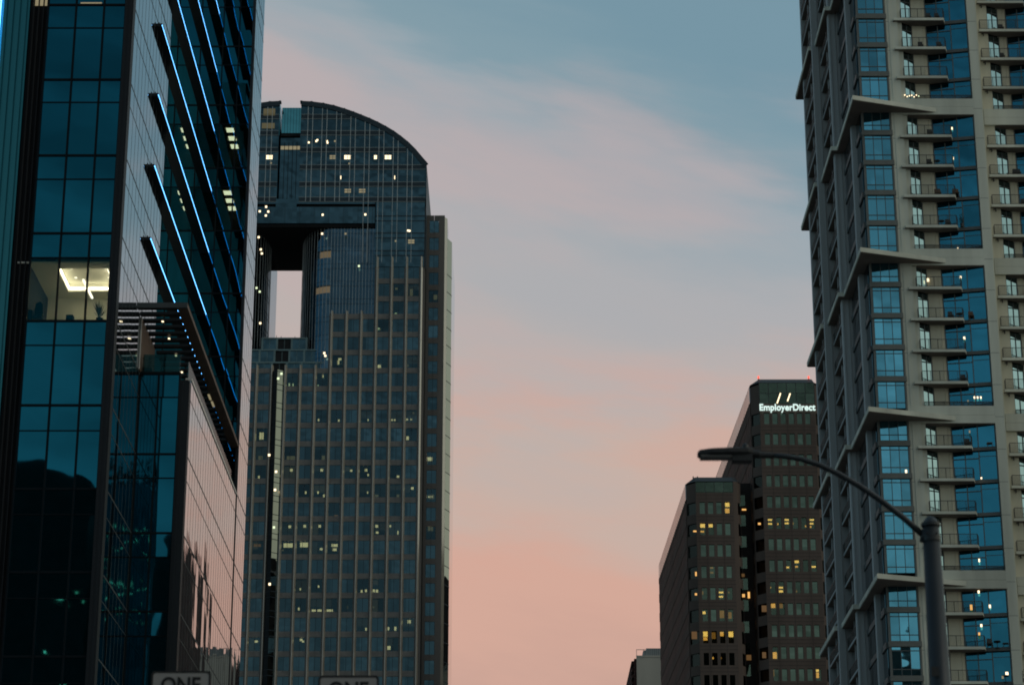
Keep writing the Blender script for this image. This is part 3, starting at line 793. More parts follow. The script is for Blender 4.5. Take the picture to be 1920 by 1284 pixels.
        for r in range(nf):
            for i in range(len(pts)-1):
                a, b_ = pts[i], pts[i+1]
                lo_, hi_ = rows[r+1], rows[r]
                islit = r in lits and lits[r][0] <= (a[0]+b_[0])/2 < lits[r][1]
                if islit:
                    zm = lo_ + (hi_-lo_)*0.35
                    gl.setdefault(r, MB()).quad((*a, zm), (*b_, zm), (*b_, hi_-0.8), (*a, hi_-0.8)); gb.quad((*a, lo_), (*b_, lo_), (*b_, zm), (*a, zm)); gb.quad((*a, hi_-0.8), (*b_, hi_-0.8), (*b_, hi_), (*a, hi_))
                else: gb.quad((*a, lo_), (*b_, lo_), (*b_, hi_), (*a, hi_))
        root = gb.build('curved_bay', g_curve, T, recalc=False)
        for q in gl.values():
            lb = q.build('lit_band', g_curve_lit, root, recalc=False)
            bk = MB(); bk.v = [(v[0]+0.5, v[1]+0.6, v[2]) for v in q.v]; bk.f = list(q.f); bk.build('room_glow_panel', e_rm2, root, recalc=False)  # glowing sheet behind the band in place of a room
        for p in pts[1:n+2]:
            d = Vector((p[0]-cx, p[1]-cy)); d = d.normalized()*0.05 if d.length > 0 else d
            vb.box(p[0]+d.x-0.035, p[0]+d.x+0.035, p[1]+d.y-0.035, p[1]+d.y+0.035, zb, zs)
        x = cx + sgn*0.68
        while abs(x - XC) < 26.0:
            vb.box(x-0.035, x+0.035, Y0+0.93, Y0+1.02, zb, zs); x += sgn*0.68*1.0
        for z in rows:
            for q in (z, z-1.1):
                for a, b_ in zip(pts[1:-1], pts[2:]): hb.bar((*a, q), (*b_, q), 0.12, 0.05)
        vb.build('bay_mullions', m_cmull, root); hb.build('bay_floor_lines', m_cmull_d, root)
        # opaque core behind
        if sgn > 0:
            core = [(XC+3.9, Y0+26.8)] + [(cx - (Rc-1.5)*math.cos(math.pi/2*i/8), cy - (RB-1.5)*math.sin(math.pi/2*i/8)) for i in range(9)] + [(XC+26.0, Y0+2.8), (XC+26.0, Y0+26.8)]
            MB().prism(core, zb, zs).build('bay_core', m_olive, root)
        return root
    curved(1); curved(-1)
    # lintel block above the hole
    zl0, zl1 = Z(424), Z(373)
    xl, xr2 = XC-25.5, px_t(703, 400)
    zm0, zm1 = Z(418.5), Z(388)
    MB().box(xl, xr2, Y0+0.05, Y0+26.5, zm0, zm1).build('lintel', g_crown, T)
    sl = MB().box(xl, xr2, Y0+0.5, Y0+26.5, zl0, zm0-0.01)
    sl.box(px_t(557, 385), xr2, Y0+0.6, Y0+5, zm1+0.01, Z(382.5)); sl.box(xl, px_t(516, 385), Y0+0.6, Y0+5, zm1+0.01, Z(382.5))
    sl.build('shadow_slots', m_slot, T)
    jl = MB()
    x = xl+1
    while x < xr2: jl.box(x-0.03, x+0.03, Y0+0.02, Y0+0.06, zm0, zm1); x += sp
    jl.build('lintel_joints', m_cmull_d, T)
    MB().box(px_t(517, 385), px_t(556, 385), Y0+0.05, Y0+5, zm1+0.01, Z(382.5)).box(xl, xr2, Y0+0.05, Y0+5, Z(382.5)+0.01, zl1).build('lintel_top', g_crown, T)
    thing_lamps(T, [(499,388,Y0,'w'),(503,397,Y0,'w'),(498.5,404.5,Y0,'w'),(487,396.5,Y0,'w'),(605,403,Y0,'w'),(685,402.5,Y0,'w'),(604,438.5,Y0,'w'),(648,438.5,Y0,'d'),(673,499,Y0,'g'),(485,445,Y0,'w'),(489,468,Y0,'w'),(491,475.5,Y0,'w'),(481,540,Y0,'g'),(487,547,Y0,'g'),(488,606,Y0,'w'),(608,662,Y0,'w'),(610,667,Y0,'w')], Y0-0.05, 0.55)
    # right shoulder of glass between the curved bay and the corner
    xs0, xs1 = px_t(704, 430), px_t(796, 430)
    MB().box(xs0, xs1, Y0+0.08, Y0+26, Z(500), zl1-0.01).build('shoulder_glazing', g_crown, T)
    # crown: quadrant profile to the right, mirrored to the left, notch between
    arc_px = [(565, 192), (584, 193), (606, 196), (625, 200), (645, 206), (662, 212), (676, 217.5), (692, 224), (707, 231), (722, 239), (737, 248), (750, 257.5), (763, 268), (776, 281), (789, 296.5), (799, 308)]
    arc = [(px_t(a, b_), Z(b_)) for a, b_ in arc_px]
    def crown(sgn):
        pr_ = [(x, z) for x, z in arc]
        if sgn < 0:
            xm = px_t(525, 195) + arc[0][0]           # mirror about the notch centre
            pr_ = [(xm - x, z) for x, z in pr_]
            poly = [(pr_[0][0], zl1), *pr_, (pr_[-1][0], zl1)]
        else: poly = [(pr_[0][0], zl1), (pr_[-1][0], zl1), *reversed(pr_)]
        root = MB().prism_y(poly, Y0+0.1, Y0+34).build('crown_glazing', g_crown, T)
        def topz(x):
            for (xa, za), (xb, zb_) in zip(pr_[:-1], pr_[1:]):
                if min(xa, xb) <= x <= max(xa, xb): return za + (zb_-za)*(x-xa)/(xb-xa)
            return zl1
        mb = MB(); hb = MB(); nb = MB(); fb = MB()
        x0 = px_t(581.2, 250)
        for i in range(-1, 8):
            xx = x0 + sp*0.993*i
            if i < 0: continue
            if sgn < 0: xx = xm - xx
            for d in (-0.52, 0.52):
                zt = topz(xx+d) - 0.9
                if zt > zl1+1: mb.box(xx+d-0.06, xx+d+0.06, Y0-0.06, Y0+0.09, zl1-0.6, zt)
            zt = topz(xx) - 0.9
            if zt > zl1 + 1:
                for q in (-0.17, 0.17): hb.box(xx+q-0.02, xx+q+0.02, Y0+0.03, Y0+0.09, zl1, zt)
            for py in (219, 249.5, 281, 313.5, 345.5, 375):
                z = Z(py)
                if z < topz(xx) - 1.0: nb.box(xx-0.22, xx+0.22, Y0-0.10, Y0+0.08, z-0.28, z+0.28)
        xa, xb = sorted((pr_[0][0], pr_[-1][0]))
        for py in (219, 249.5, 281, 313.5, 345.5, 374):
            z = Z(py)
            xe = xb if sgn > 0 else xa
            # clip the line under the arc
            far = pr_[0][0]
            for (xq, zq) in pr_:
                if zq > z + 0.8: far = xq
            l, r = sorted((pr_[0][0], far))
            if z < pr_[-1][1] - 0.5: l, r = xa, xb
            if r - l < 1: continue
            hb.box(l+0.1, r-0.1, Y0-0.02, Y0+0.088, z-0.42, z+0.42)
            fb.box(l+0.1, r-0.1, Y0-0.03, Y0+0.085, z-0.60, z-0.46); fb.box(l+0.1, r-0.1, Y0-0.03, Y0+0.085, z+0.46, z+0.60)
        for i in range(len(pr_)-1):
            (xa, za), (xb, zb_) = pr_[i], pr_[i+1]
            hb.bar((xa, Y0+0.05, za-0.30), (xb, Y0+0.05, zb_-0.30), 0.35, 1.15, up=(0, 0, 1))
            if i % 1 == 0: nb.box(xa-0.25, xa+0.25, Y0-0.12, Y0+1.0, za-0.05, za+0.35)
        mb.build('crown_mullions', m_cmull, root); hb.build('crown_ribs', m_cmull_d, root); nb.build('crown_studs', m_cmull_d, root); fb.build('crown_sills', m_sill, root)
        return root
    cr = crown(1); crown(-1)
    MB().box(arc[-1][0]+0.02, arc[-1][0]+0.12, Y0+0.15, Y0+34, Z(500), arc[-1][1]).build('crown_end_wall', m_cmull_d, T)
    # extra shoulder mullions
    mb = MB(); hb = MB()
    x0 = px_t(581.2, 250)
    for i in range(4, 8):
        xx = x0 + sp*0.993*i
        for d in (-0.52, 0.52): mb.box(xx+d-0.05, xx+d+0.05, Y0-0.04, Y0+0.075, Z(492), zl1-0.6)
    for py in (405, 437, 470):
        hb.box(xs0, xs1, Y0+0.02, Y0+0.07, Z(py)-0.12, Z(py)+0.12); hb.box(xs0, xs1, Y0+0.02, Y0+0.07, Z(py+9)-0.1, Z(py+9)+0.1)
    mb.build('shoulder_mullions', m_cmull, T); hb.build('shoulder_floor_lines', m_cmull_d, T)
    # notch between the two crown halves: teal vault above, dark glazing below
    xn0, xn1 = px_t(526, 220), px_t(564.5, 220)
    v0, v1 = az(255, Y0+3.0), az(202.5, Y0+3.0)
    MB().prism_y([(xn0, v0), (xn1, v0), (xn1, v1), (xn0, v1)], Y0+3.0, Y0+30).build('vault_end', g_vault, T)
    jl = MB()
    for i in range(1, 7): jl.box(xn0+(xn1-xn0)*i/7-0.03, xn0+(xn1-xn0)*i/7+0.03, Y0+2.95, Y0+3.01, v0, v1)
    jl.build('vault_joints', m_cmull_d, T)
    MB().box(xn0, xn1, Y0+2.0, Y0+26, zl1, az(257.5, Y0+2)).build('notch_glazing', g_crown, T)
    jl = MB().box(xn0, xn1, Y0+1.5, Y0+3.2, az(257.4, Y0+2)+0.01, v0-0.01)
    for i in range(1, 5): jl.box(xn0+(xn1-xn0)*i/5-0.05, xn0+(xn1-xn0)*i/5+0.05, Y0+1.9, Y0+1.99, zl1, Z(260))
    jl.build('notch_frame', m_slot, T)
    thing_lamps(T, [(505,295,Y0,'w4'),(593,265,Y0,'w'),(595,263,Y0,'w'),(579,267.5,Y0,'w'),(613,265,Y0,'w'),(614,268,Y0,'w'),(628,265,Y0,'d'),(651.5,295,Y0,'w4'),(704,295,Y0,'w2'),(727.5,295,Y0,'w4'),
                    (624,295,Y0,'d4'),(652,358,Y0,'d4'),(679,358,Y0,'d4'),(639,333,Y0,'s'),(740,333,Y0,'s'),(655,307,Y0,'d'),(768,433,Y0,'w'),(765,432.5,Y0,'w'),(771,453,Y0,'d4'),(742,452,Y0,'d'),(508,306,Y0,'d')], Y0-0.02, 0.5)
    # warm strip of the notch
    st = MB()
    for i in range(5):
        xa = xn0+(xn1-xn0)*(i+0.08)/5; xb = xn0+(xn1-xn0)*(i+0.92)/5
        st.box(xa, xb, Y0+1.90, Y0+1.96, az(281, Y0+2), az(274.5, Y0+2))
    st.build('notch_lamps', e_dim, T)
    bl = MB().box(px_t(494, 210), px_t(516, 210), Y0-0.03, Y0+0.06, Z(217), Z(204)).box(px_t(491, 235), px_t(515, 235), Y0-0.03, Y0+0.06, Z(241), Z(231))
    bl.build('glowing_blind', m_olive_glow, T)  # blinds give off their own dim light
def thing_lamps(T, pts, y, s=0.6):
    """small lit lamps seen just inside the glass; each its own part"""
    for (px, py, Y, kd) in pts:
        x, z = at(px, py, Y)
        mat = e_green if kd[0] == 'g' else e_dim if kd[0] == 'd' else e_warm
        if kd[-1] == '4':
            m = MB()
            for dx in (-0.36, 0.36):
                for dz in (-0.26, 0.26): m.box(x+dx-0.31, x+dx+0.31, y-0.01, y+0.03, z+dz-0.19, z+dz+0.19)
            m.build('window_lamp', mat, T)
        elif kd[-1] == '2':
            MB().box(x-0.3, x+0.3, y-0.01, y+0.03, z+0.06, z+0.42).box(x-0.3, x+0.3, y-0.01, y+0.03, z-0.42, z-0.06).build('window_lamp', mat, T)
        elif kd == 's': boxpart('window_lamp', x-0.08, x+0.08, y-0.01, y+0.03, z-0.4, z+0.4, mat, T)
        else: boxpart('window_lamp', x-s/2*0.75, x+s/2*0.75, y-0.01, y+0.03, z-s/2*0.8, z+s/2*0.8, mat, T)
m_olive_glow = glow("glowing_blind", (0.50, 0.42, 0.20), 0.16)
skyscraper()

# ================================================================== apartment tower
def apartments():
    Y0 = 218.0
    T = thing('apartment_tower', 'cream concrete apartment tower with blue glass bays and stacked balconies', 'building', (48, 235, 0))
    fz = [az(p, Y0) for p in (215, 499.5, 793.6, 1102.7)]
    G = (fz[0]-fz[3])/3; H = G/5
    zf = lambda k: fz[0] - G*k                     # bottom of frieze k
    X = lambda px, Y=Y0: ax(px, 100, Y)
    TOP = zf(-2)+1.7; LO = 38.0
    FH = 1.72
    # storey levels: slab tops. level j of group k lies j*H below frieze k
    fl_off = az(255, Y0-0.2) - fz[0]               # first slab under a frieze
    # ---- corner bay
    bx0, bx1 = X(1609), X(1664)
    boff = az(249.7, Y0) - fz[0]
    levels = []
    for k in range(-2, 5):
        for j in range(5): levels.append((k, j, fz[0] + boff + H - G*k - H*j))     # centre of band at top of storey j
    bands = MB(); glz = []
    bw = (bx1-bx0-0.36)/3
    for (k, j, z) in levels:
        if z < LO or z > TOP: continue
        ztop = z - 0.30; zbot = z - H + 0.30
        bandp = (bx0-0.05, bx1+0.05, Y0-0.16, Y0+0.3, z-0.26, z+0.26)
        if j != 0: boxpart('slab_band', *bandp, m_band, T)
        for c in range(3):
            boxpart('bay_window', bx0+0.18+c*bw+0.025, bx0+0.18+(c+1)*bw-0.025, Y0+0.05, Y0+0.10, zbot, ztop, g_blue, T)
        if random.random() < 0.45:
            q = random.randint(0, 2); boxpart('glow_curtain', bx0+0.2+q*bw, bx0+0.18+(q+random.choice((0.6, 1.0)))*bw, Y0+0.3, Y0+0.34, zbot+random.choice((0, 0.9)), ztop, m_curt, T)  # sheet glows by itself in place of room light
        fr = MB()
        for c in range(4): fr.box(bx0+0.18+c*bw-0.025, bx0+0.18+c*bw+0.025, Y0-0.02, Y0+0.11, zbot, ztop)
        for q in (zbot+0.55, ztop-0.32): fr.box(bx0+0.18, bx1-0.18, Y0, Y0+0.105, q-0.035, q+0.035)
        fr.build('bay_frame', m_frame, T)
    MB().box(bx0, bx0+0.16, Y0-0.06, Y0+0.4, 0, TOP).box(bx1-0.16, bx1, Y0-0.06, Y0+0.4, 0, TOP).build('bay_posts', m_band, T)
    MB().box(bx0+0.2, bx1-0.02, Y0+1.2, Y0+25, 0, TOP).build('bay_core', m_inner, T)
    # ---- front wall piers
    x1, x2, x3 = X(1664), X(1686), X(1694.5)
    pi = MB().box(x1+0.005, x2, Y0+0.02, Y0+2, 0, TOP); pi.box(x1+0.3, x1+0.55, Y0-0.03, Y0+0.02, 0, TOP)
    pi.box(x2+0.002, x3, Y0+0.25, Y0+2, 0, TOP)
    pi.build('front_pier', m_conc, T)
    xr0, xr1 = X(1818), X(1836.5)
    MB().box(xr0, xr1-0.14, Y0-0.02, Y0+3, 0, TOP).box(xr1-0.138, xr1, Y0+0.2, Y0+3, 0, TOP).build('front_pier', m_conc, T)
    for (k, j, z) in levels:
        if z < LO or z > TOP: continue
        for (ja, jb, jy) in ((x1+0.01, x2-0.01, Y0+0.015), (xr0+0.01, xr1-0.15, Y0-0.026)):
            boxpart('panel_joint', ja, jb, jy, jy+0.03, z-0.575, z-0.545, m_joint, T)
    # ---- balcony stacks
    def stack(name, xa, xd0, xd1, xc1, xg1, Yf, sl0, sl1, lbl):
        """xa wall start, xd0..xd1 door, xd1..xc1 cream column, xc1..xg1 glazing; Yf front plane"""
        Yd = Yf + 0.95
        wl = MB().box(xd1+0.02, xc1-0.4, Yd, Yd+1, 0, TOP)
        wl.prism([(xc1-0.38, Yd), (xc1, Yd+0.18), (xc1, Yd+1), (xc1-0.38, Yd+1)], 0, TOP)
        wl.build('cream_wall', m_cream, T)
        MB().prism([(xd0, Yf+3.0), (xg1, Yf+3.0), (xg1, Yf+20), (xd0, Yf+20)], 0, TOP).build('stack_core', m_inner, T)
        for k in range(-1, 5):
            zfr = az(215, 218) - G*k
            # frieze: two beams with a shadow line
            f = MB().box(xa, xg1, Yf-0.04, Yf+1.4, zfr, zfr+0.80)
            f.box(xa, xg1, Yf-0.01, Yf+1.4, zfr+0.83, zfr+FH)
            f.build('frieze', m_conc, T)
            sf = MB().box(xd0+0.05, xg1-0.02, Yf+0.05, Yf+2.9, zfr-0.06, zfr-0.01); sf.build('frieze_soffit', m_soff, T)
            rr = MB(); zr = zfr+FH
            rr.box(xd0, xg1-0.1, Yf+0.10, Yf+0.14, zr+0.40, zr+0.46)
            n = 7
            for i in range(n+1): rr.box(xd0+(xg1-0.1-xd0)*i/n-0.02, xd0+(xg1-0.1-xd0)*i/n+0.02, Yf+0.10, Yf+0.14, zr, zr+0.40)
            rl = rr.build('low_rail', m_rail, T)
            boxpart('rail_mesh', xd0, xg1-0.1, Yf+0.115, Yf+0.125, zr+0.01, zr+0.39, m_mesh, rl)
            for j in range(0, 5):
                zs = zfr + fl_off - H*j            # slab under storey j of this group
                if zs < LO: continue
                last = j == 4
                ztop = (zfr - 0.07) if j == 0 else zs + H - 0.28
                zfl = zs + 0.12 if not last else zfr - G + FH + 0.02
                # door
                dv = Vector((xd1-xd0, Yd-0.02-(Yf+0.47), 0))
                def dp(t, off=0.0): 
                    nrm = Vector((dv.y, -dv.x, 0)).normalized()
                    p = Vector((xd0, Yf+0.47, 0)) + dv*t + nrm*off
                    return p
                zd = zfl + 2.15
                gd = MB()
                a, b_ = dp(0.03), dp(0.97)
                gd.quad((a.x, a.y, zfl), (b_.x, b_.y, zfl), (b_.x, b_.y, zd), (a.x, a.y, zd))
                gd.quad((a.x, a.y, zd+0.08), (b_.x, b_.y, zd+0.08), (b_.x, b_.y, ztop), (a.x, a.y, ztop))
                door = gd.build('balcony_door', g_door, T, recalc=False)
                fm = MB()
                for t in (0.0, 0.5, 1.0):
                    p = dp(t, 0.03); fm.bar((p.x, p.y, zfl), (p.x, p.y, ztop), 0.07)
                p, q = dp(0, 0.03), dp(1, 0.03); fm.bar((p.x, p.y, zd+0.04), (q.x, q.y, zd+0.04), 0.08)
                fm.build('door_frame', m_frame, door)
                # angled glazing
                A = Vector((xc1, Yd+0.18, 0)); B = Vector((xg1-0.05, Yf+0.28, 0))
                def gp(t, off=0.0):
                    d = B-A; nrm = Vector((d.y, -d.x, 0)).normalized()
                    return A + d*t + nrm*off
                fm = MB()
                ts = (0.0, 0.28, 0.60, 1.0)
                glz = []
                for ta, tb in zip(ts[:-1], ts[1:]):
                    a, b_ = gp(ta+0.008), gp(tb-0.008)
                    glz.append(MB().quad((a.x, a.y, zfl), (b_.x, b_.y, zfl), (b_.x, b_.y, ztop), (a.x, a.y, ztop)).build('glazing_pane', g_blue_d, T, recalc=False))
                for t in ts:
                    p = gp(t, 0.03); fm.bar((p.x, p.y, zfl), (p.x, p.y, ztop), 0.09)
                p, q = gp(0, 0.03), gp(0.60, 0.03)
                if j != 0: fm.bar((p.x, p.y, ztop-0.62), (q.x, q.y, ztop-0.62), 0.08)
                if j != 0:
                    p, q = gp(0.6, 0.02), gp(1, 0.02); fm.bar((p.x, p.y, ztop-0.45), (q.x, q.y, ztop-0.45), 0.04)
                p, q = gp(0, 0.03), gp(1, 0.03); fm.bar((p.x, p.y, zfl-0.10), (q.x, q.y, zfl-0.10), 0.12, 0.34)
                fm.build('glazing_frame', m_frame, T)
                if last: continue
                # slab: hangs free at the right, edge runs back parallel to the glazing
                pts = [(sl0, Yf-0.30), (sl1, Yf-0.30), (sl1+0.25, Yf+0.55), (xc1+0.1, Yd+0.1), (xd1, Yd-0.05), (xd0, Yf+0.22), (sl0, Yf+0.0)]
                b_ = MB().prism(pts, zs-0.16, zs+0.10).build('balcony', m_conc, T)
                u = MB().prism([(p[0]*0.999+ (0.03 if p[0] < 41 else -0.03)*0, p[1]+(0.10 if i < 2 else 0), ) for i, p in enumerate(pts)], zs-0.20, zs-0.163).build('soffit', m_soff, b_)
                ra = MB(); rx0 = sl0 + (0.75 if Yf < 219 else 0.12)
                ra.box(rx0, sl1-0.03, Yf-0.26, Yf-0.22, zs+1.10, zs+1.15); ra.box(rx0, sl1-0.03, Yf-0.26, Yf-0.22, zs+0.16, zs+0.19)
                n = 5
                for i in range(n+1):
                    x = rx0 + (sl1-0.05-rx0)*i/n
                    ra.box(x-0.022, x+0.022, Yf-0.26, Yf-0.22, zs+0.10, zs+1.12)
                nbar = int((sl1-rx0)/0.125)
                ra.bar((sl1-0.03, Yf-0.24, zs+1.12), (sl1+0.22, Yf+0.6, zs+1.12), 0.05)
                for i in range(3): 
                    t = (i+1)/3; ra.box(sl1-0.05+0.25*t, sl1-0.01+0.25*t, Yf-0.24+0.84*t-0.02, Yf-0.24+0.84*t+0.02, zs+0.1, zs+1.12)
                for i in range(2 if Yf < 219 else 2):
                    ra.box(rx0-0.02, rx0+0.02, Yf-0.24+0.3*i, Yf-0.20+0.3*i, zs+0.1, zs+1.12)
                ra.build('railing', m_rail, b_)
                if Yf > 219: MB().box(sl0+0.42, sl0+0.52, Yf+0.0, Yf+0.12, zs-0.52, zs-0.21).box(sl0+0.25, sl0+0.42, Yf+0.02, Yf+0.10, zs-0.34, zs-0.25).build('bracket_shadow', m_rail, b_)  # dark stub shaped in place of a small bracket's shadow
                mm = MB()
                for i in range(nbar):
                    x = rx0 + 0.06 + (sl1-0.1-rx0)*i/nbar
                    mm.box(x-0.010, x+0.010, Yf-0.245, Yf-0.232, zs+0.19, zs+1.10)
                mm.build('balusters', m_rail, b_)
    stack('left', X(1664)+0.0, X(1694.5), X(1714.5), X(1743), X(1818), Y0, X(1678), X(1772.5), 'inner')
    Y2 = Y0 + 2.45
    xw = X(1836.5, Y2)
    MB().box(xw, X(1856, Y2), Y2+0.25, Y2+2, 0, TOP).build('cream_wall', m_cream, T)
    stack('right', xw, X(1856.5, Y2), X(1878, Y2), X(1895, Y2), X(1970, Y2), Y2, X(1837.5, Y2), X(1925, Y2), 'outer')
    MB().box(X(1970, Y2)+0.02, X(1995, Y2), Y2, Y2+3, 0, TOP).box(X(1995, Y2)+0.02, X(2080, Y2), Y2+1, Y2+3, 0, TOP).build('front_pier', m_conc, T)
    # ---- corner ledges
    for k in range(-1, 5):
        z1 = az(203, Y0) - G*k; z0 = z1 - 0.46
        pts = [(33.3, 215.0), (X(1748), Y0-0.05), (X(1748), Y0+0.01), (bx0+0.3, Y0+0.01), (34.55, 227.5), (34.0, 227.55), (34.0, 237.0), (33.5, 237.05), (33.5, 249), (32.1, 249), (32.1, 236.6), (32.7, 236.6), (32.7, 227.2), (33.3, 227.2)]
        lg = MB().prism(pts, z0, z1).build('corner_ledge', m_conc, T)
        pts2 = [(p[0]+(0.10 if p[0] < 33.4 else 0), p[1]+(0.12 if i < 2 else 0)) for i, p in enumerate(pts)]
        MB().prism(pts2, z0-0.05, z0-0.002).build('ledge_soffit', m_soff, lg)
    # ---- left face: sawtooth of columns, glass and loggias
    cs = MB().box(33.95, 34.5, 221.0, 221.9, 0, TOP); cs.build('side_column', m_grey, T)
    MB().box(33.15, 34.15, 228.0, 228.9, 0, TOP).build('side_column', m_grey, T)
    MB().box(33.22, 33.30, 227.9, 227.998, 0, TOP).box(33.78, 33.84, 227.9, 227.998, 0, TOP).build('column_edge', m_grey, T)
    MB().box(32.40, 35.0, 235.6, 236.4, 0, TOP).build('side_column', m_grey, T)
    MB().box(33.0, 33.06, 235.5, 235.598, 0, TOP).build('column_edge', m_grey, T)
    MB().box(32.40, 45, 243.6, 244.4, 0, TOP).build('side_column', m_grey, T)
    cr = MB().box(34.55, 60, 222, 228, 0, TOP); cr.box(35.0, 60, 228.02, 235.5, 0, TOP); cr.box(34.2, 60, 236.42, 243.5, 0, TOP); cr.box(34.2, 60, 244.42, 255, 0, TOP)
    cr.build('side_core', m_inner, T)
    # side glass strips
    sg = MB(); sfm = MB()
    for (k, j, z) in levels:
        if z < LO or z > TOP: continue
        zt, zb = z-0.28, z-H+0.28
        boxpart('side_window', 34.42, 34.5, 218.45, 220.95, zb, zt, g_sideb, T)
        for (a, b_) in ((221.95, 223.9), (223.97, 225.9), (225.97, 227.95)):
            boxpart('side_window', 34.14, 34.2, a, b_, zb, zt, g_side2, T)
        sfm.box(34.3, 34.56, 218.42, 220.98, zt, z+0.28); sfm.box(34.05, 34.54, 221.92, 227.98, zt+0.02, z+0.26)
        for y in (221.95, 222.9, 223.93, 224.9, 225.93, 226.9): sfm.box(34.12, 34.185, y-0.03, y+0.03, zb, zt)
    sfm.build('side_frame', m_frame, T)
    # loggias
    for (y0, y1, xo, xb) in ((228.92, 235.58, 33.2, 34.95), (236.42, 243.58, 32.42, 34.15)):
        for (k, j, z) in levels:
            if z < LO or z > TOP: continue
            zb = z - H
            if j == 4: pass
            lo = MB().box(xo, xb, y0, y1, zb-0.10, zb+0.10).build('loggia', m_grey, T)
            MB().box(xo+0.06, xb, y0+0.02, y1-0.02, zb-0.135, zb-0.102).build('soffit', m_soff, lo)
            boxpart('loggia_window', xb-0.01, xb+0.03, y0+0.4, y1-0.4, zb+0.12, z-0.2, g_sideb, lo)
            r = MB().box(xo+0.02, xo+0.06, y0, y1, zb+1.08, zb+1.13)
            y = y0
            while y < y1: r.box(xo+0.025, xo+0.055, y-0.02, y+0.02, zb+0.1, zb+1.1); y += 1.1
            rl = r.build('loggia_rail', m_rail, lo)
            MB().box(xo+0.035, xo+0.045, y0, y1, zb+0.14, zb+1.07).build('loggia_mesh', m_mesh, lo)
            # divider wall halfway
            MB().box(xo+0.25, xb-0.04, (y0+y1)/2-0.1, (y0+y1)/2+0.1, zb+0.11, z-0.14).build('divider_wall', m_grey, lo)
    # roof slab closing the tower
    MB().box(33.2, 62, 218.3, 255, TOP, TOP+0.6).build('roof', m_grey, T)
    # lamps inside the flats
    for (px, py, kd, w, h) in [(1785,241,'w',3,6),(1787,297,'w',3,6),(1833,291,'w',4,5),(1740,525,'w',5,8),(1801,520,'w',4,6),(1808,634,'w',4,7),(1796,466,'w',3,5),(1860,690,'c',3,18),(1827,745,'w',3,5),(1833,745,'w',3,5),(1839,745,'w',3,5),(1815,752,'d',3,5),
                               (1818,809,'d',3,6),(1840,896,'w',3,4),(1836,1050,'w',3,7),(1835,1109,'w',4,6),(1856,1136,'w',4,7),(1821,1138,'a',5,12),(1840,1172,'w',4,6),(1836,1188,'a',4,7),(1888,1262,'w',6,7),(1880,1269,'d',4,6),(1699,884,'w',4,9)]:
        Y = Y0 - 0.33 if px != 1699 else Y0+0.02
        Yq = Y0 + 0.9 - 0.6*max(0, min(1, (px-1743)/90)) - 0.12
        if px == 1699: Yq = Y0 - 0.02
        if px == 1740: Yq = Y0 + 0.6
        x, z = at(px, py, Yq); s = 0.053
        boxpart('room_lamp', x-w*s/2*0.8, x+w*s/2*0.8, Yq-0.02, Yq+0.02, z-h*s/2*0.8, z+h*s/2*0.8, {'w': e_warm, 'c': e_white, 'd': e_dim, 'a': e_amber}[kd], T)
    # ---- furniture standing on the balconies (things of their own)
    def slab_z(k, j): return az(215, 218) - G*k + fl_off - H*j + 0.10
    def chair(px, k, j, lbl, mat=m_rail, Yf=Y0, w=0.5):
        x = X(px, Yf); z = slab_z(k, j); y = Yf + 0.05
        c = thing('balcony_chair', lbl, 'chair', (x, y+0.25, z), 'chairs on the apartment balconies')
        MB().box(x-w/2, x+w/2, y, y+0.5, z+0.38, z+0.44).build('seat', mat, c)
        MB().prism_y([(x-w/2, z+0.44), (x+w/2, z+0.44), (x+w/2-0.03, z+0.92), (x-w/2+0.03, z+0.92)], y+0.44, y+0.50).build('backrest', mat, c)
        for sx in (-1, 1):
            for yy in (y+0.02, y+0.44):
                boxpart('leg', x+sx*(w/2-0.03)-0.02, x+sx*(w/2-0.03)+0.02, yy, yy+0.04, z+0.005, z+0.38, mat, c)
    def table(px, k, j, lbl, Yf=Y0):
        x = X(px, Yf); z = slab_z(k, j); y = Yf + 0.3
        c = thing('balcony_table', lbl, 'table', (x, y, z), 'tables on the apartment balconies')
        MB().tube([(x, y, z+0.60), (x, y, z+0.64)], [0.32, 0.32], 16).build('tabletop', m_rail, c)
        MB().tube([(x, y, z+0.03), (x, y, z+0.60)], [0.03, 0.03], 8).build('leg', m_rail, c)
        MB().tube([(x, y, z+0.005), (x, y, z+0.03)], [0.22, 0.20], 12).build('base', m_rail, c)
    def plant(px, k, j, lbl, h=0.9, Yf=Y0):
        x = X(px, Yf); z = slab_z(k, j); y = Yf + 0.2
        c = thing('potted_plant', lbl, 'plant', (x, y, z), 'potted plants on the apartment balconies')
        MB().tube([(x, y, z+0.005), (x, y, z+0.35)], [0.14, 0.18], 12).build('pot', m_rail, c)
        lf = MB()
        for i in range(90):
            a = random.uniform(0, 6.28); r = random.uniform(0.02, 0.26); zz = z+0.35+random.random()*h
            cc = Vector((x+r*math.cos(a), y+r*math.sin(a), zz)); d = Vector((random.uniform(-1,1), random.uniform(-1,1), random.uniform(.2,1.5)))*0.08; e = Vector((random.uniform(-1,1), random.uniform(-1,1), 0))*0.035
            lf.quad(cc-d, cc+e, cc+d, cc-e)
        lf.build('foliage', m_leaf, c, recalc=False)
    chair(1746, -1, 1, 'black chair facing the cream wall on the topmost balcony of the inner stack')
    chair(1762, -1, 1, 'black chair at the free end of the topmost balcony of the inner stack')
    chair(1728, -1, 2, 'black chair by the cream wall, second balcony above the highest corner ledge')
    chair(1763, -1, 2, 'black chair at the free end of the second balcony above the highest ledge')
    chair(1735, 0, 0, 'black chair by the cream wall on the balcony right under the highest ledge')
    chair(1731, 0, 1, 'black chair by the door on the second balcony under the highest ledge')
    table(1745, 0, 1, 'small round black table on the second balcony under the highest ledge')
    chair(1743, 0, 2, 'brown wicker chair by the cream wall, third balcony under the highest ledge', m_cush, w=0.62)
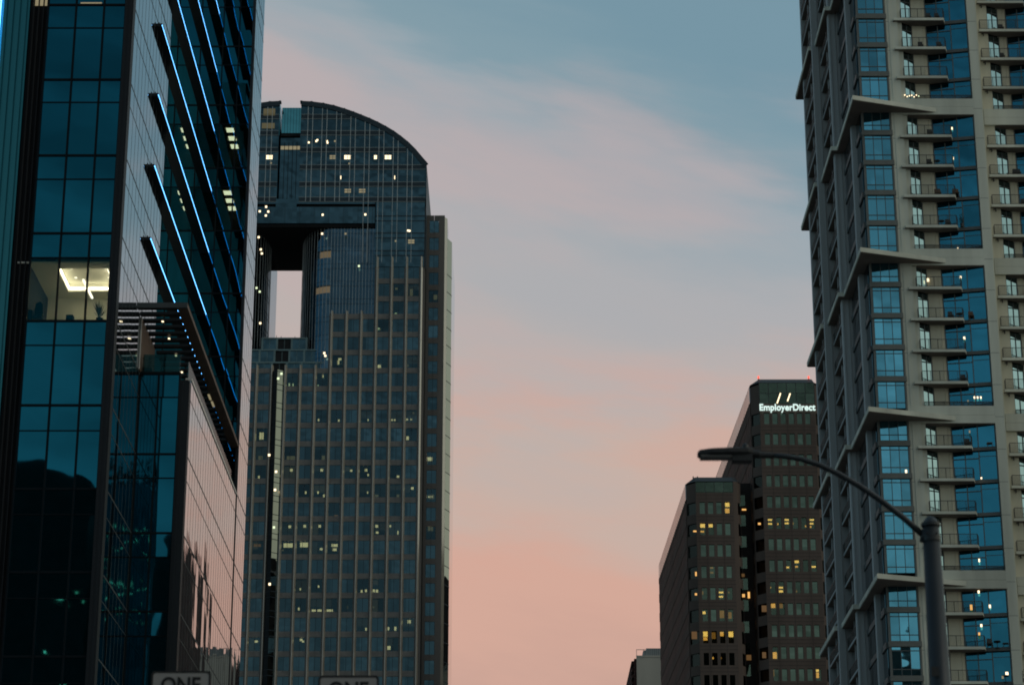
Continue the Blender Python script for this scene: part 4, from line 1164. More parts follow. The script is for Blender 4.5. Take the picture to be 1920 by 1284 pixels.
    chair(1776, 0, 2, 'brown wicker chair at the free end, third balcony under the highest ledge', m_cush, w=0.62)
    table(1746, 0, 3, 'small round black table on the last balcony above the second ledge')
    chair(1758, 0, 3, 'black chair between table and plant on the last balcony above the second ledge')
    plant(1783, 0, 3, 'tall spiky potted plant on the last balcony above the second ledge', 1.0)
    chair(1752, 1, 1, 'black chair by the pale door on the cluttered balcony, second under the second ledge')
    table(1768, 1, 1, 'small round black table on the cluttered balcony, second under the second ledge')
    chair(1789, 1, 1, 'tan wicker chair at the free end of the cluttered balcony under the second ledge', m_cush)
    chair(1768, 1, 3, 'black chair on the last balcony above the third ledge')
    chair(1768, 2, 0, 'black chair by the cream wall on the balcony right under the third ledge')
    chair(1806, 2, 0, 'brown wicker chair by the railing end on the balcony right under the third ledge', m_cush)
    chair(1783, 3, 1, 'black chair nearest the lamp post on the crowded lower balcony')
    table(1796, 3, 1, 'round black table between two chairs on the crowded lower balcony')
    chair(1810, 3, 1, 'black chair farthest from the lamp post on the crowded lower balcony')
    table(1806, 3, 2, 'round black table on the lowest balcony in view')
    plant(1834, 3, 2, 'bushy dark potted plant at the railing end of the lowest balcony in view', 0.8)
    chair(1881, -1, 1, 'dark chair on the second highest balcony of the outer stack', Yf=Y2, w=0.6)
    chair(1880, -1, 2, 'dark chair beside the pale door, third highest balcony of the outer stack', Yf=Y2)
    chair(1891, 0, 1, 'wide dark lounge chair on the outer stack, second balcony under its first frieze', Yf=Y2, w=0.8)
    chair(1899, 0, 2, 'dark chair on the outer stack, third balcony under its first frieze', Yf=Y2)
    chair(1893, 1, 0, 'dark chair on the outer stack balcony right under its second frieze', Yf=Y2)
    # string lights on the low rail above the highest ledge
    S = thing('string_lights', 'string of small warm bulbs along the low rail above the highest corner ledge', 'string lights', (X(1700), Y0, 100))
    zr = zf(0) + FH + 0.35
    pts = [(X(1692+4.3*i), Y0+0.05, zr + 0.10*math.cos(i*2.4)) for i in range(7)]
    MB().tube(pts, [0.012]*7, 5).build('cable', m_rail, S)
    for i, p in enumerate(pts): boxpart('bulb', p[0]-0.055, p[0]+0.055, p[1]-0.03, p[1]+0.03, p[2]-0.08, p[2]+0.02, e_warm if i < 6 else e_green, S)
g_side2 = glass("side_grazing_glass", (0.16, 0.20, 0.24), wav=0.03, wscale=0.5, vary=0.15)
apartments()

# ================================================================== office tower with the lit sign
def office():
    Y0 = 427.0
    T = thing('stepped_office_tower', 'dark brown office tower of two joined heights with rows of small green windows', 'building', (50, 470, 0))
    def Z(py): return az(py, Y0)
    def X(px, py): return ax(px, py, Y0)
    wins = []
    # tall block
    xa, xb = X(1423, 720), X(1526, 720)
    xl = X(1407.5, 720); xrr = xb + 1.4
    zt = Z(717); zroof = Z(706); zch = Z(721)
    DY = 1.7
    SH = 0.0238                                         # the flanks are not quite parallel to the street
    lo = 40.0
    # body outline in plan: chamfered corners
    body = [(xa, Y0), (xb, Y0), (xrr, Y0+DY), (xrr, Y0+63), (xl-SH*63, Y0+63), (xl, Y0+DY)]
    ins = [(xa+0.1, Y0+1.4), (xb-0.1, Y0+1.4), (xrr-0.3, Y0+DY+1.2), (xrr-0.3, Y0+62), (xl+0.3, Y0+62), (xl+0.3, Y0+DY+1.2)]
    MB().prism(ins, 0, zt-0.2).build('tall_core', m_inner, T)
    rf = MB()
    n = len(body); top = [(xa+0.2, Y0+1.6), (xb-0.2, Y0+1.6), (xrr-1.5, Y0+3.2), (xrr-1.5, Y0+61), (xl+1.5-SH*61, Y0+61), (xl+1.5, Y0+3.2)]
    for i in range(n):
        a, b_ = body[i], body[(i+1)%n]; c, d = top[(i+1)%n], top[i]
        rf.quad((*a, zt), (*b_, zt), (*c, zroof), (*d, zroof))
    i0 = len(rf.v); rf.v += [(*p, zroof) for p in top]; rf.f.append(tuple(i0+i for i in range(n)))
    rf.build('tall_roof', m_roofd, T)
    # upper glass band
    nb = 6; w = (xb-xa)/nb
    for r, (pa, pb) in enumerate(((718, 736.5), (737.5, 756.5))):
        for i in range(nb): boxpart('top_window', xa+i*w+0.06, xa+(i+1)*w-0.06, Y0+0.02, Y0+0.08, Z(pb), Z(pa), g_green, T)
    fm = MB()
    for i in range(nb+1): fm.box(xa+i*w-0.06, xa+i*w+0.06, Y0-0.03, Y0+0.12, Z(757), Z(717.5))
    fm.box(xa, xb, Y0-0.02, Y0+0.115, Z(737.4), Z(736.6)); fm.box(xa, xb, Y0-0.02, Y0+0.3, Z(717.9), zt)
    fm.build('top_frame', m_roofd, T)
    sl = MB()
    x, z = at(1463, 745, Y0); sl.bar((X(1463.5, 737), Y0-0.05, Z(737)), (X(1457, 756), Y0-0.05, Z(756)), 0.22, 0.1, up=(0, 1, 0))
    sl.bar((X(1481.5, 737.5), Y0-0.05, Z(737.5)), (X(1476.5, 752), Y0-0.05, Z(752)), 0.22, 0.1, up=(0, 1, 0))
    sl.build('tube_lamps', e_warm, T)
    def facade(x0, ncol, pitch, ww, rowtops, hh, xL, xR, ztop, tagn):
        """punched stone wall: vertical piers and spandrels round real openings"""
        ws = []
        m = MB(); jn = MB()
        xs = [x0 + i*pitch for i in range(ncol)]
        edges = [xL] + [v for x in xs for v in (x, x+ww)] + [xR]
        zs = []
        prev = ztop
        for zt_ in rowtops:
            m.box(xL, xR, Y0, Y0+0.5, zt_, prev)            # spandrel
            for q in (0.33, 0.72): jn.box(xL, xR, Y0-0.012, Y0+0.01, zt_+(prev-zt_)*q-0.035, zt_+(prev-zt_)*q+0.035)
            for a, b_ in zip(edges[0::2], edges[1::2]): m.box(a, b_, Y0+0.003, Y0+0.497, zt_-hh, zt_)
            for x in xs: ws.append((x, x+ww, zt_-hh, zt_))
            prev = zt_-hh
        m.box(xL, xR, Y0, Y0+0.5, 0, prev)
        for i in range(1, ncol, 2): jn.box(xs[i]-0.30-0.03+0.0, xs[i]-0.30+0.03, Y0-0.015, Y0+0.01, 60, ztop)
        m.build(tagn, m_precast, T); jn.build('panel_joints', m_joint_b, T)
        return ws
    rows = [Z(773.5), Z(811.5), Z(850), Z(890), Z(929), Z(969)]
    st = (rows[0]-rows[5])/5
    rows = [rows[0]-st*i for i in range(24) if rows[0]-st*i > 62]
    pitch = (X(1514.5, 780)-X(1437.5, 780))/5; ww = X(1442.5, 780)-X(1432.8, 780)
    wt = facade(X(1432.8, 780), 6, pitch, ww, rows, 2.2, xa, xb, Z(757), 'tall_wall')
    # short block
    sa, sb = X(1304, 905), X(1374, 905)
    slx = X(1287.5, 907); szt = Z(902); szr = Z(890)
    sR = X(1389, 905)
    sbody = [(sa, Y0), (sb, Y0), (sb+0.75, Y0+0.22), (sb+1.2, Y0+0.7), (sR, Y0+1.5), (sR, Y0+63), (slx-SH*63, Y0+63), (slx, Y0+DY)]
    sins = [(sa+0.1, Y0+1.4), (sb-0.1, Y0+1.4), (sR-0.2, Y0+2.4), (sR-0.2, Y0+62), (slx+0.3, Y0+62), (slx+0.3, Y0+DY+1.2)]
    MB().prism(sins, 0, szt-0.2).build('short_core', m_inner, T)
    rf = MB(); n = len(sbody)
    stp = [(sa, Y0+1.6), (sb, Y0+1.6), (sb+0.4, Y0+1.8), (sb+0.6, Y0+2), (sR-0.8, Y0+2.4), (sR-0.8, Y0+61), (slx+1.5-SH*61, Y0+61), (slx+1.5, Y0+3.2)]
    for i in range(n):
        a, b_ = sbody[i], sbody[(i+1)%n]; c, d = stp[(i+1)%n], stp[i]
        rf.quad((*a, szt), (*b_, szt), (*c, szr), (*d, szr))
    i0 = len(rf.v); rf.v += [(*p, szr) for p in stp]; rf.f.append(tuple(i0+i for i in range(n)))
    for px in (1302, 1310): rf.box(X(px, 888)-0.1, X(px, 888)+0.1, Y0+3, Y0+3.2, szr, szr+0.6)
    rf.build('short_roof', m_roofd, T)
    w = (sb-sa)/4
    for i in range(4): boxpart('top_window', sa+i*w+0.05, sa+(i+1)*w-0.05, Y0+0.02, Y0+0.08, Z(922.5), Z(903.5), g_green, T)
    fm = MB()
    for i in range(5): fm.box(sa+i*w-0.05, sa+i*w+0.05, Y0-0.02, Y0+0.12, Z(923), szt)
    fm.build('top_frame', m_roofd, T)
    srow0 = Z(940.5)
    srows = [srow0-st*i for i in range(20) if srow0-st*i > 62]
    ws = facade(X(1312, 950), 4, pitch, ww, srows, 2.25, sa, sb, Z(923), 'short_wall')
    # chamfer strips and rounded corner walls with their windows
    def strip(a, b_, ztop, rws, hh, mat_g, nm, frac=(0.15, 0.85)):
        a = Vector((*a, 0)); b_ = Vector((*b_, 0)); d = b_-a
        m = MB(); prev = ztop
        def q(t0, t1, z0, z1, off=0.0):
            nrm = Vector((d.y, -d.x, 0)).normalized()*off
            p, r = a+d*t0+nrm, a+d*t1+nrm
            return ((p.x, p.y, z0), (r.x, r.y, z0), (r.x, r.y, z1), (p.x, p.y, z1))
        g = []
        for z in rws:
            m.quad(*q(0, 1, z, prev)); m.quad(*q(0, frac[0], z-hh, z)); m.quad(*q(frac[1], 1, z-hh, z)); prev = z-hh
            g.append(MB().quad(*q(frac[0], frac[1], z-hh, z, -0.25)).build(nm+'_window', mat_g, T, recalc=False))
        m.quad(*q(0, 1, 0, prev)); m.build(nm+'_wall', m_precast, T, recalc=False)
        return g
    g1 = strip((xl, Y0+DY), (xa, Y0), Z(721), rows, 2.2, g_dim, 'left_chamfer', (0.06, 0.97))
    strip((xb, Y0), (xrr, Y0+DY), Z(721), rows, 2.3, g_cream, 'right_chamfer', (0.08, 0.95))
    g2 = strip((slx, Y0+DY), (sa, Y0), Z(905), srows, 2.25, g_dim, 'left_corner', (0.06, 0.97))
    strip((sb, Y0), (sb+0.75, Y0+0.22), szt, [z for z in srows], 0.02, g_dim, 'round_corner', (0.4, 0.6))
    strip((sb+0.75, Y0+0.22), (sR, Y0+1.5), szt, srows, 2.25, g_black, 'right_corner', (0.1, 0.95))
    # re-entrant slot between the two blocks
    x0, x1 = sR, xl
    MB().box(x0-0.1, x1+0.1, Y0+5.5, Y0+6, 0, Z(890)).build('slot_wall', m_joint_b, T)
    for i, z in enumerate([Z(913)] + [Z(951)-st*j for j in range(18)]):
        if z < 60: break
        boxpart('slot_window', x0+0.15, x0+1.2, Y0+5.3, Y0+5.4, z-2.1, z, g_green, T)
    # long left flanks: ribbons of windows and stone, pale strip at the eaves
    def flank(x, y0, y1, ztop, rws, hh, nm):
        def slab(mb, xa, xb, ya, yb, za, zb):
            sa_, sb_ = SH*(ya-Y0), SH*(yb-Y0)
            return mb.prism([(x+xa-sa_, ya), (x+xb-sa_, ya), (x+xb-sb_, yb), (x+xa-sb_, yb)], za, zb)
        wl = MB(); gl = MB(); prev = ztop - 3.0
        for z in rws:
            if z > prev: continue
            slab(wl, -0.08, 0, y0, y1, z, prev); slab(gl, -0.02, 0.02, y0, y1, z-hh, z-0.01); prev = z-hh-0.01
        slab(wl, -0.08, 0, y0, y1, 0, prev)
        for k in range(int((y1-y0)/3)): slab(wl, -0.05, 0.01, y0+3*k, y0+3*k+0.8, 55, ztop-3.2)
        wl.build(nm+'_wall', m_precast, T); gl.build(nm+'_ribbon_windows', m_ribbon, T)
        slab(MB(), -0.1, 0.02, y0, y1, ztop-2.98, ztop-0.05).build(nm+'_eaves_glazing', g_violet, T)
        for k in range(int((y1-y0)/2.0)):
            xs = x - SH*(y0+2*k-Y0); boxpart(nm+'_eaves_post', xs-0.13, xs-0.101, y0+2*k, y0+2*k+0.12, ztop-2.9, ztop-0.1, m_roofd, T)
    flank(xl, Y0+DY+0.02, Y0+63, zch, rows, 2.2, 'tall_flank')
    flank(slx, Y0+DY+0.02, Y0+63, szt, srows, 2.2, 'short_flank')
    # punched windows, lit ones with lamps read off the photo
    lamps = [(1443.5,973,'w',9,3),(1443.5,980.5,'w',9,3),(1459,981,'a',2,4),(1475,973,'w',9,3),(1475,979.5,'w',9,3),(1487,980,'a',2,4),(1522,973,'w',9,3),(1522,980,'w',7,3),(1520,986,'a',4,3),(1511,985,'a',2,3),
             (1428,973,'a',3,3),(1427,981,'a',5,4),(1428,1062,'a',8,3),(1476,1062,'w',8,3),(1494,1050,'w',8,8),(1494,1061,'a',5,3),(1526,1061,'w',8,3),(1505,1062,'d',3,3),
             (1444,1100,'a',4,3),(1464,1100,'w',9,3),(1464,1107,'w',9,4),(1494,1107,'d',2,4),(1448.5,1133,'a',11,10),(1464,1134,'d',8,9),
             (1364,944,'w',8,9),(1364,956,'a',8,9),(1317,984,'w',10,7),(1317,995,'a',7,3),(1332,984,'w',9,6),(1302,995,'a',6,3),
             (1335,1063,'d',6,3),(1335,1072,'d',6,3),(1352,1109,'w',9,3),(1352,1117,'w',8,3),(1367,1109,'d',2,3),(1318,1110,'d',2,6),
             (1319,1147,'w',8,5),(1322,1186,'w',10,12),(1353,1187,'a',8,8),(1370,1187,'w',10,11),(1322,1196,'a',9,6),(1338,1190,'d',8,12),(1354,1150,'d',8,14),(1369,1152,'d',6,12),
             (1532,1254,'w',7,7),(1532,1264,'a',8,10),(1448,1260,'d',8,12),(1337,1232,'a',3,4),(1308,1190,'d',10,14),(1453,1227,'a',8,12),(1352,1232,'d',3,4)]
    allw = wt + ws
    allw.sort(key=lambda w: w[2])
    lit = {}
    for L in lamps:
        x, z = at(L[0], L[1], Y0)
        for i, w in enumerate(allw):
            if w[0]-0.25 < x < w[1]+0.25 and w[2]-0.3 < z < w[3]+0.3: lit.setdefault(i, []).append((x, z, *L[2:])); break
    own = set(lit)
    for i in range(len(allw)):
        if len(own) >= 100: break
        own.add(i)
    rest = MB(); s = 0.098
    for i, (x0, x1, z0, z1) in enumerate(allw):
        if i in own:
            o = boxpart('window', x0, x1, Y0+0.28, Y0+0.33, z0, z1, g_green, T)
            for (x, z, kd, w, h) in lit.get(i, []):
                xx0 = max(x-w*s/2, x0+0.04); xx1 = min(x+w*s/2, x1-0.04); zz0 = max(z-h*s/2, z0+0.04); zz1 = min(z+h*s/2, z1-0.04)
                if xx1-xx0 < 0.05 or zz1-zz0 < 0.05: continue
                boxpart('room_lamp', xx0, xx1, Y0+0.40, Y0+0.45, zz0, zz1, {'w': e_wlamp, 'a': e_alamp, 'd': e_blamp}[kd], o)
        else: rest.box(x0, x1, Y0+0.28, Y0+0.33, z0, z1)
    o = rest.build('window', g_green_m, T); o['kind'] = 'stuff'
    # amber rooms behind the corner strips
    for (px, py, w, h) in ((1424,981,5,4),(1303,995,6,3),(1305,1075,3,8),(1305,1113,4,4),(1302,1190,10,14),(1433,1227,7,11),(1433,1140,9,12)):
        x, z = at(px, py, Y0-0.06)
        boxpart('corner_lamp', x-w*s/2, x+w*s/2, Y0+0.10, Y0+0.13, z-h*s/2, z+h*s/2, e_brown if h > 9 else e_amber, T)
    # slot lamps
    for (px, py, w, h, m_) in ((1395,955,8,3,e_amber),(1394,1116,5,6,e_amber),(1404,1115,4,12,e_amber),(1404,1232,9,10,e_brown),(1393,1078,6,6,e_brown)):
        x, z = at(px, py, Y0+5.2)
        boxpart('slot_lamp', x-w*s/2, x+w*s/2, Y0+5.15, Y0+5.2, z-h*s/2, z+h*s/2, m_, T)
    # the lit lettering: a thing of its own
    cu = bpy.data.curves.new('lettering', 'FONT'); cu.body = "EmployerDirect"; cu.size = 1.0; cu.extrude = 0.08; cu.offset = 0.022; cu.space_character = 1.02
    to = bpy.data.objects.new('lettering', cu); COL.objects.link(to)
    dg = bpy.context.evaluated_depsgraph_get(); me = bpy.data.meshes.new_from_object(to.evaluated_get(dg))
    bpy.data.objects.remove(to)
    vx = [v.co.x for v in me.vertices]; ws_ = max(vx)-min(vx); x0, x1 = X(1424, 765), X(1528.5, 765)
    k = (x1-x0)/ws_; zb = Z(770)
    hk = (Z(757.8)-Z(769.8)) / (0.72)
    for v in me.vertices: v.co = Vector(((v.co.x-min(vx))*k, -v.co.z*1.5, v.co.y*hk))
    S = thing('building_sign', 'white lit lettering across the top of the dark brown tower', 'sign', (x0, Y0-0.35, zb))
    me.materials.append(e_sign)
    o = bpy.data.objects.new('lettering', me); COL.objects.link(o); o.parent = S
    MB().box(x0, x1, Y0-0.2, Y0-0.02, zb+0.3, zb+0.4).build('sign_rail', m_roofd, S)
    # red warning lights
    for px, lb in ((1424, 'red warning light on the left roof corner of the brown tower'), (1518.5, 'red warning light on the right roof corner of the brown tower')):
        x = X(px, 706); Bc = thing('warning_light', lb, 'beacon', (x, Y0+1.9, zroof), 'red roof warning lights')
        MB().tube([(x, Y0+1.9, zroof), (x, Y0+1.9, zroof+0.25)], [0.12, 0.1], 8).build('base', m_roofd, Bc)
        MB().tube([(x, Y0+1.9, zroof+0.25), (x, Y0+1.9, zroof+0.7), (x, Y0+1.9, zroof+0.8)], [0.16, 0.16, 0.05], 10).build('lamp', e_red, Bc)
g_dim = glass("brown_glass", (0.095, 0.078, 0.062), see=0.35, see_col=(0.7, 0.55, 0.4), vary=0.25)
m_ribbon = solid("dark_ribbon", (0.02, 0.018, 0.018), rough=0.7, spec=0.2)
g_black = glass("black_glass", (0.03, 0.03, 0.034), wav=0.02, vary=0.25)
e_wlamp = glow("yellow_lamp", (1.0, 0.66, 0.25), 11.0)
e_alamp = glow("orange_lamp", (1.0, 0.52, 0.15), 8.0)
e_blamp = glow("brown_lamp", (0.85, 0.42, 0.12), 2.2)
e_brown = glow("dim_amber_lamp", (0.75, 0.38, 0.12), 0.14)
office()

# ================================================================== low building behind
def low_building():
    Y0 = 530.0
    T = thing('low_building', 'pale plaster building with a roof rail at the foot of the dark brown tower', 'building', (36, 545, 0))
    X = lambda px, py=1235: ax(px, py, Y0)
    z1 = az(1231, Y0)
    x0, x1 = X(1193.5), X(1262)
    MB().box(x0, x1, Y0, Y0+30, 0, z1).build('wall', m_pale, T)
    MB().box(x0-0.05, x1, Y0-0.08, Y0+0.3, z1+0.004, z1+0.35).build('parapet', m_pale, T)
    pts = MB()
    for px in (1193.7, 1207.5): pts.box(X(px)-0.05, X(px)+0.05, Y0+0.02, Y0+0.12, z1+0.355, az(1217, Y0))
    pts.box(x0, X(1210), Y0+0.02, Y0+0.12, az(1217.6, Y0), az(1216.6, Y0))
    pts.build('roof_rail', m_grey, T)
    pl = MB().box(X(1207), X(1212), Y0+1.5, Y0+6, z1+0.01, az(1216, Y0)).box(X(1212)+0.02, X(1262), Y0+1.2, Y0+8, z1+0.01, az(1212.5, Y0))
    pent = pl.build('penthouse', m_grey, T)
    sm = MB()
    for px in range(1216, 1262, 4): sm.box(X(px)-0.03, X(px)+0.03, Y0+1.15, Y0+1.2, z1+0.4, az(1213, Y0))
    sm.build('cladding_ribs', m_joint, pent)
    br = MB().box(x0-0.5, x0-0.02, Y0+0.3, Y0+30, 0, z1-0.3)
    for k in range(14): br.box(x0-1.1, x0-0.5, Y0+0.6, Y0+30, z1-1.5-k*1.5, z1-0.8-k*1.5)
    br.build('brick_flank', m_brick, T)
low_building()

e_far = glow('far_window_dim', (1.0, 0.80, 0.35), 1.2)
e_far2 = glow('far_window', (1.0, 0.82, 0.40), 3.0)
# ================================================================== buildings behind the viewer and beyond, seen in reflections
def block(name, label, x0, x1, y0, y1, h, mat, nlit, seed, face=1, trees=0, dome=False, zr=(0.45, 0.9)):
    rnd = random.Random(seed)
    T = thing(name, label, 'building', ((x0+x1)/2, (y0+y1)/2, 0))
    MB().box(x0, x1, y0, y1, 0, h).build('wall', mat, T)
    if dome:
        n = 14; pts = []
        for i in range(n+1):
            t = i/n; pts.append((x0+(x1-x0)*t, h + 2.6*math.sin(math.pi*t)**0.8))
        MB().prism_y(pts[::-1] if False else pts, y0, y1).build('roof', mat, T)
    else: MB().box(x0+1, x1-1, y0+1, y1-1, h+0.01, h+1.2).build('roof', mat, T)
    lm = []
    yf = y1 if face > 0 else y0
    for k in range(nlit):
        x = rnd.uniform(x0+0.5, x1-0.5); z = h*rnd.uniform(*zr); w = rnd.uniform(0.2, 0.5)
        boxpart('window_lamp', x-w/2, x+w/2, yf-0.02, yf+0.04, z-0.2, z+0.2, e_far if rnd.random() < 0.5 else e_far2, T)
    if trees:
        lf = MB()
        for k in range(trees):
            cx = rnd.uniform(x0, x1); hh = rnd.uniform(1.5, 5.5)
            for i in range(40):
                z = h + 1 + hh*rnd.random(); r = (1-(z-h-1)/hh)*1.0
                c = Vector((cx+rnd.uniform(-r, r), y1-1+rnd.uniform(-r, r), z)); d = Vector((rnd.uniform(-1,1), rnd.uniform(-1,1), rnd.uniform(-1,1)))*0.45; e = Vector((rnd.uniform(-1,1), rnd.uniform(-1,1), rnd.uniform(-1,1)))*0.3
                lf.quad(c-d, c+e, c+d, c-e)
        lf.build('roof_shrubs', m_leaf, T, recalc=False)
    return T
block('brick_block', 'dark brick block behind the viewer, mirrored low in the left glass facade', -70, -50.8, -90, -60, 84, m_dark1, 22, 1, dome=True)
block('glass_block', 'navy glass block behind the viewer, mirrored below the terrace rail', 22, 36, -200, -170, 119, m_dark2, 60, 2, trees=14, zr=(0.78, 0.95))
block('brown_block', 'brown block behind the viewer, mirrored at the dark lower corner column', -45.3, -34, -90, -60, 80, m_dark1, 8, 3, dome=True)
block('garden_block', 'dark block with roof trees behind the viewer, mirrored low in the blue corner bay', 79, 108, -95, -62, 106, m_dark1, 16, 4, trees=7)
block('far_block', 'dark office block to the right, mirrored low in the skyscraper flank glass', 112, 150, 430, 640, 165, m_dark1, 40, 5, face=-1)

# ================================================================== street lamp
def street_lamp():
    Y = 25.0
    x, zt = at(1745, 985, Y)
    T = thing('street_lamp', 'grey street lamp with a curved arm reaching left and a flat dark lamp head', 'street lamp', (x, Y, 0))
    def P(px, py): a, b = at(px, py, Y); return Vector((a, Y, b))
    s = Y / (F*CP)
    r0 = 15.2*s; top = at(1745, 985, Y)[1]
    MB().tube([(x, Y, 0.25), (x, Y, top)], [r0*2.25, r0], 28).build('pole', m_lamp, T, smooth=True)
    MB().tube([(x, Y, 0.0), (x, Y, 0.05), (x, Y, 0.25)], [0.3, 0.3, 0.26], 20).build('base', m_lamp, T)
    c = top
    MB().tube([(x, Y, c-0.01), (x, Y, c+0.025), (x, Y, c+0.03), (x, Y, c+0.075), (x, Y, c+0.10), (x, Y, c+0.106)], [17.6*s, 17.6*s, 15.5*s, 9.5*s, 4.5*s, 1.2*s], 28).build('cap', m_lamp, T, smooth=False)
    pts = [(1731, 1003), (1695, 971), (1652, 938), (1612, 911), (1572, 888), (1535, 871), (1500, 860), (1472, 855.5), (1448, 854)]
    MB().tube([P(*p) for p in pts], [6.0*s, 5.8*s, 5.7*s, 5.6*s, 5.4*s, 5.2*s, 5.0*s, 4.8*s, 4.7*s], 14).build('arm', m_lamp, T, smooth=True)
    p = P(1731, 1003)
    MB().tube([p + Vector((0.02, 0, 0.055)), p + Vector((0.0, 0, -0.075))], [7.5*s, 7.5*s], 12).build('arm_bracket', m_lamp, T, smooth=True)
    # lamp head: flat tapered housing
    bo = MB()
    for sx in (-1, 1):
        q = P(1745+sx*9, 1003); bo.tube([(q.x, Y-r0*0.86, q.z), (q.x, Y-r0*0.86-0.02, q.z)], [0.011, 0.011], 8)
    bo.build('cap_bolts', m_lampd, T)
    MB().tube([(x, Y, at(1745, 1010, Y)[1]-0.03), (x, Y, at(1745, 1010, Y)[1]+0.03)], [r0*1.10, r0*1.10], 24).build('pole_clamp', m_lamp, T)
    q = P(1752, 1262); MB().box(q.x-0.05, q.x+0.03, Y-r0*1.32, Y-r0*1.18, q.z-0.05, q.z+0.05).build('hand_hole_cover', m_lampd, T)
    hd = MB()
    prof = [(1308, 850, 6, 18), (1312, 847.5, 9, 26), (1335, 845.5, 11, 34), (1368, 844.5, 11.5, 36), (1402, 844, 11.5, 30), (1411, 845, 10.5, 24)]
    rings = []
    for (px, py, h, w) in prof:
        q = P(px, py); hw = w*s/2; hh = h*s
        rings.append([q + Vector((0, -hw, -hh*0.6)), q + Vector((0, -hw*0.98, hh*0.05)), q + Vector((0, -hw*0.55, hh*0.3)), q + Vector((0, hw*0.55, hh*0.3)), q + Vector((0, hw*0.98, hh*0.05)), q + Vector((0, hw, -hh*0.6)), q + Vector((0, hw*0.8, -hh)), q + Vector((0, -hw*0.8, -hh))])
    i0 = len(hd.v)
    for r in rings: hd.v += [tuple(v) for v in r]
    n = 8
    for k in range(len(rings)-1):
        for j in range(n): hd.f.append((i0+k*n+j, i0+k*n+(j+1)%n, i0+(k+1)*n+(j+1)%n, i0+(k+1)*n+j))
    hd.f.append(tuple(i0+j for j in range(n))); hd.f.append(tuple(i0+(len(rings)-1)*n+j for j in reversed(range(n))))
    h = hd.build('lamp_head', m_lampd, T)
    a, b = P(1313, 857), P(1371, 857)
    MB().box(a.x, b.x, Y-13*s, Y+13*s, b.z-3.0*s, b.z+2*s).build('lens', m_lens, h)
    a, b = P(1372, 858), P(1410, 866)
    MB().box(a.x, b.x, Y-12*s, Y+12*s, b.z, a.z+8*s).build('driver_box', m_lampd, h)
    q = P(1397, 836); MB().tube([q + Vector((0, 0, -6*s)), q + Vector((0, 0, 2*s)), q + Vector((0, 0, 4*s))], [5.5*s, 5.5*s, 3*s], 12).build('photocell', m_lamp, h)
    MB().tube([P(1410, 851), P(1424, 852), P(1425, 853), P(1450, 854)], [7.5*s, 7.5*s, 6*s, 5.6*s], 14).build('neck', m_lampd, h)
street_lamp()

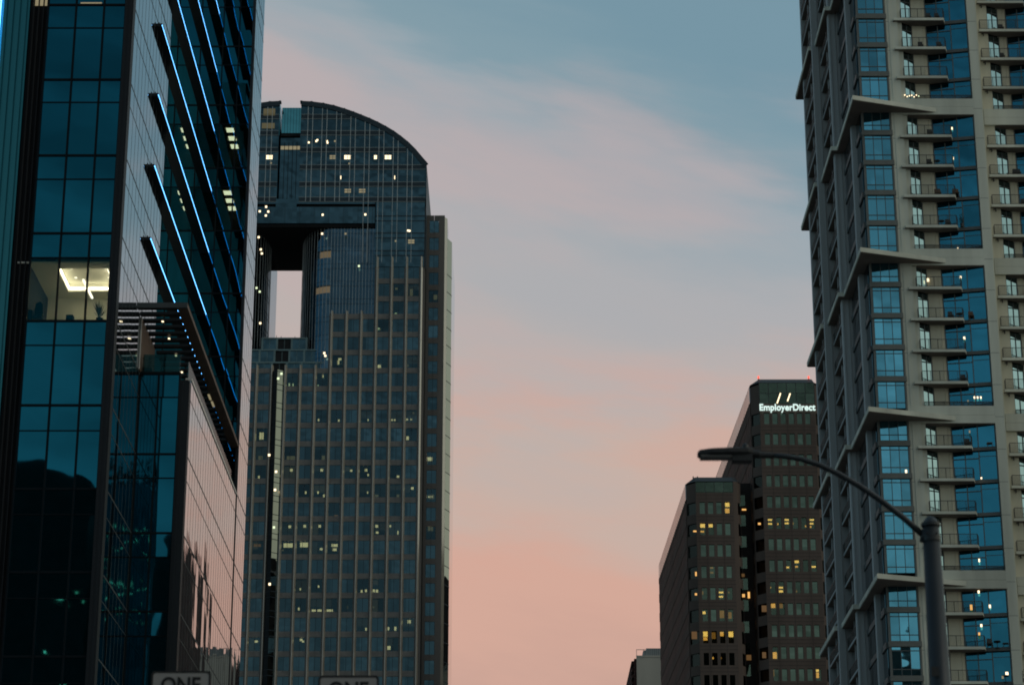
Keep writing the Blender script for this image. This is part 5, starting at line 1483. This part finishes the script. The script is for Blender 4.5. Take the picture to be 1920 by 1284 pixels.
# ================================================================== one-way signs on a mast arm
def text_mesh(body, size):
    cu = bpy.data.curves.new('t', 'FONT'); cu.body = body; cu.size = size; cu.extrude = 0.0015; cu.offset = 0.006; cu.align_x = 'CENTER'
    to = bpy.data.objects.new('t', cu); COL.objects.link(to)
    me = bpy.data.meshes.new_from_object(to.evaluated_get(bpy.context.evaluated_depsgraph_get())); bpy.data.objects.remove(to)
    for v in me.vertices: v.co = Vector((v.co.x, -v.co.z, v.co.y))
    return me
def rrect(w, h, r, n=5):
    pts = []
    for cx, cz, a0 in ((w/2-r, h/2-r, 0), (-w/2+r, h/2-r, 90), (-w/2+r, -h/2+r, 180), (w/2-r, -h/2+r, 270)):
        for i in range(n+1):
            a = R(a0 + 90*i/n); pts.append((cx + r*math.cos(a), cz + r*math.sin(a)))
    return pts
def signs():
    Y = 26.0
    for (pl, pr, pt, lb) in ((284, 396, 1257, 'white one-way sign cut off by the bottom edge, in front of the glass tower'), (597, 711, 1265.5, 'white one-way sign cut off by the bottom edge, in front of the arched skyscraper')):
        xa, z1 = at(pl, pt, Y); xb, _ = at(pr, pt, Y)
        w = xb-xa; h = w*1.25; cx = (xa+xb)/2; cz = z1-h/2
        T = thing('one_way_sign', lb, 'sign', (cx, Y, cz), 'one-way signs')
        def plate(ww, hh, y0, y1, r, name, mat, par):
            pts = [(cx+p[0], cz+p[1]) for p in rrect(ww, hh, r)]
            return MB().prism_y(pts, y0, y1).build(name, mat, par)
        plate(w, h, Y, Y+0.004, 0.045, 'plate', m_signw, T)
        # black border ring
        ro = rrect(w, h, 0.045); ri = rrect(w-0.045, h-0.045, 0.03)
        b = MB(); n = len(ro)
        for i in range(n):
            j = (i+1) % n
            b.quad((cx+ro[i][0], Y-0.003, cz+ro[i][1]), (cx+ro[j][0], Y-0.003, cz+ro[j][1]), (cx+ri[j][0], Y-0.003, cz+ri[j][1]), (cx+ri[i][0], Y-0.003, cz+ri[i][1]))
        b.build('border', m_signb, T)
        for body, dz, sx in (("ONE", 0.33, 1.0), ("WAY", 0.33+0.25, 1.0)):
            me = text_mesh(body, 0.235)
            vx = [v.co.x for v in me.vertices]; vz = [v.co.z for v in me.vertices]
            kx = w*0.66/(max(vx)-min(vx)); kz = 0.175/(max(vz)-min(vz))
            for v in me.vertices: v.co = Vector((v.co.x*kx, v.co.y, v.co.z*kz))
            me.materials.append(m_signb)
            o = bpy.data.objects.new('lettering', me); COL.objects.link(o); o.parent = T
            o.location = Vector((cx, Y-0.004, z1 - w*(0.088) - 0.175 - (0.235 if body == "WAY" else 0))) - world_of(T)
        ar = MB().prism_y([(cx-w*0.32, cz-h*0.30), (cx+w*0.12, cz-h*0.30), (cx+w*0.12, cz-h*0.38), (cx+w*0.34, cz-h*0.26), (cx+w*0.12, cz-h*0.14), (cx+w*0.12, cz-h*0.22), (cx-w*0.32, cz-h*0.22)], Y-0.004, Y-0.0005)
        ar.build('arrow', m_signb, T)
    # the mast arm that carries them, just under the frame
    xa, z1 = at(284, 1257, Y); z = z1 - 0.62
    M = thing('mast_arm', 'grey traffic mast arm just below the frame that carries the one-way signs', 'pole', (-7.5, Y+0.12, 0))
    MB().tube([(-7.5, Y+0.12, 0), (-7.5, Y+0.12, z+0.3)], [0.16, 0.11], 16).build('pole', m_lamp, M, smooth=True)
    MB().tube([(-7.5, Y+0.12, z), (1.5, Y+0.12, z+0.0)], [0.085, 0.05], 14).build('arm', m_lamp, M, smooth=True)
signs()
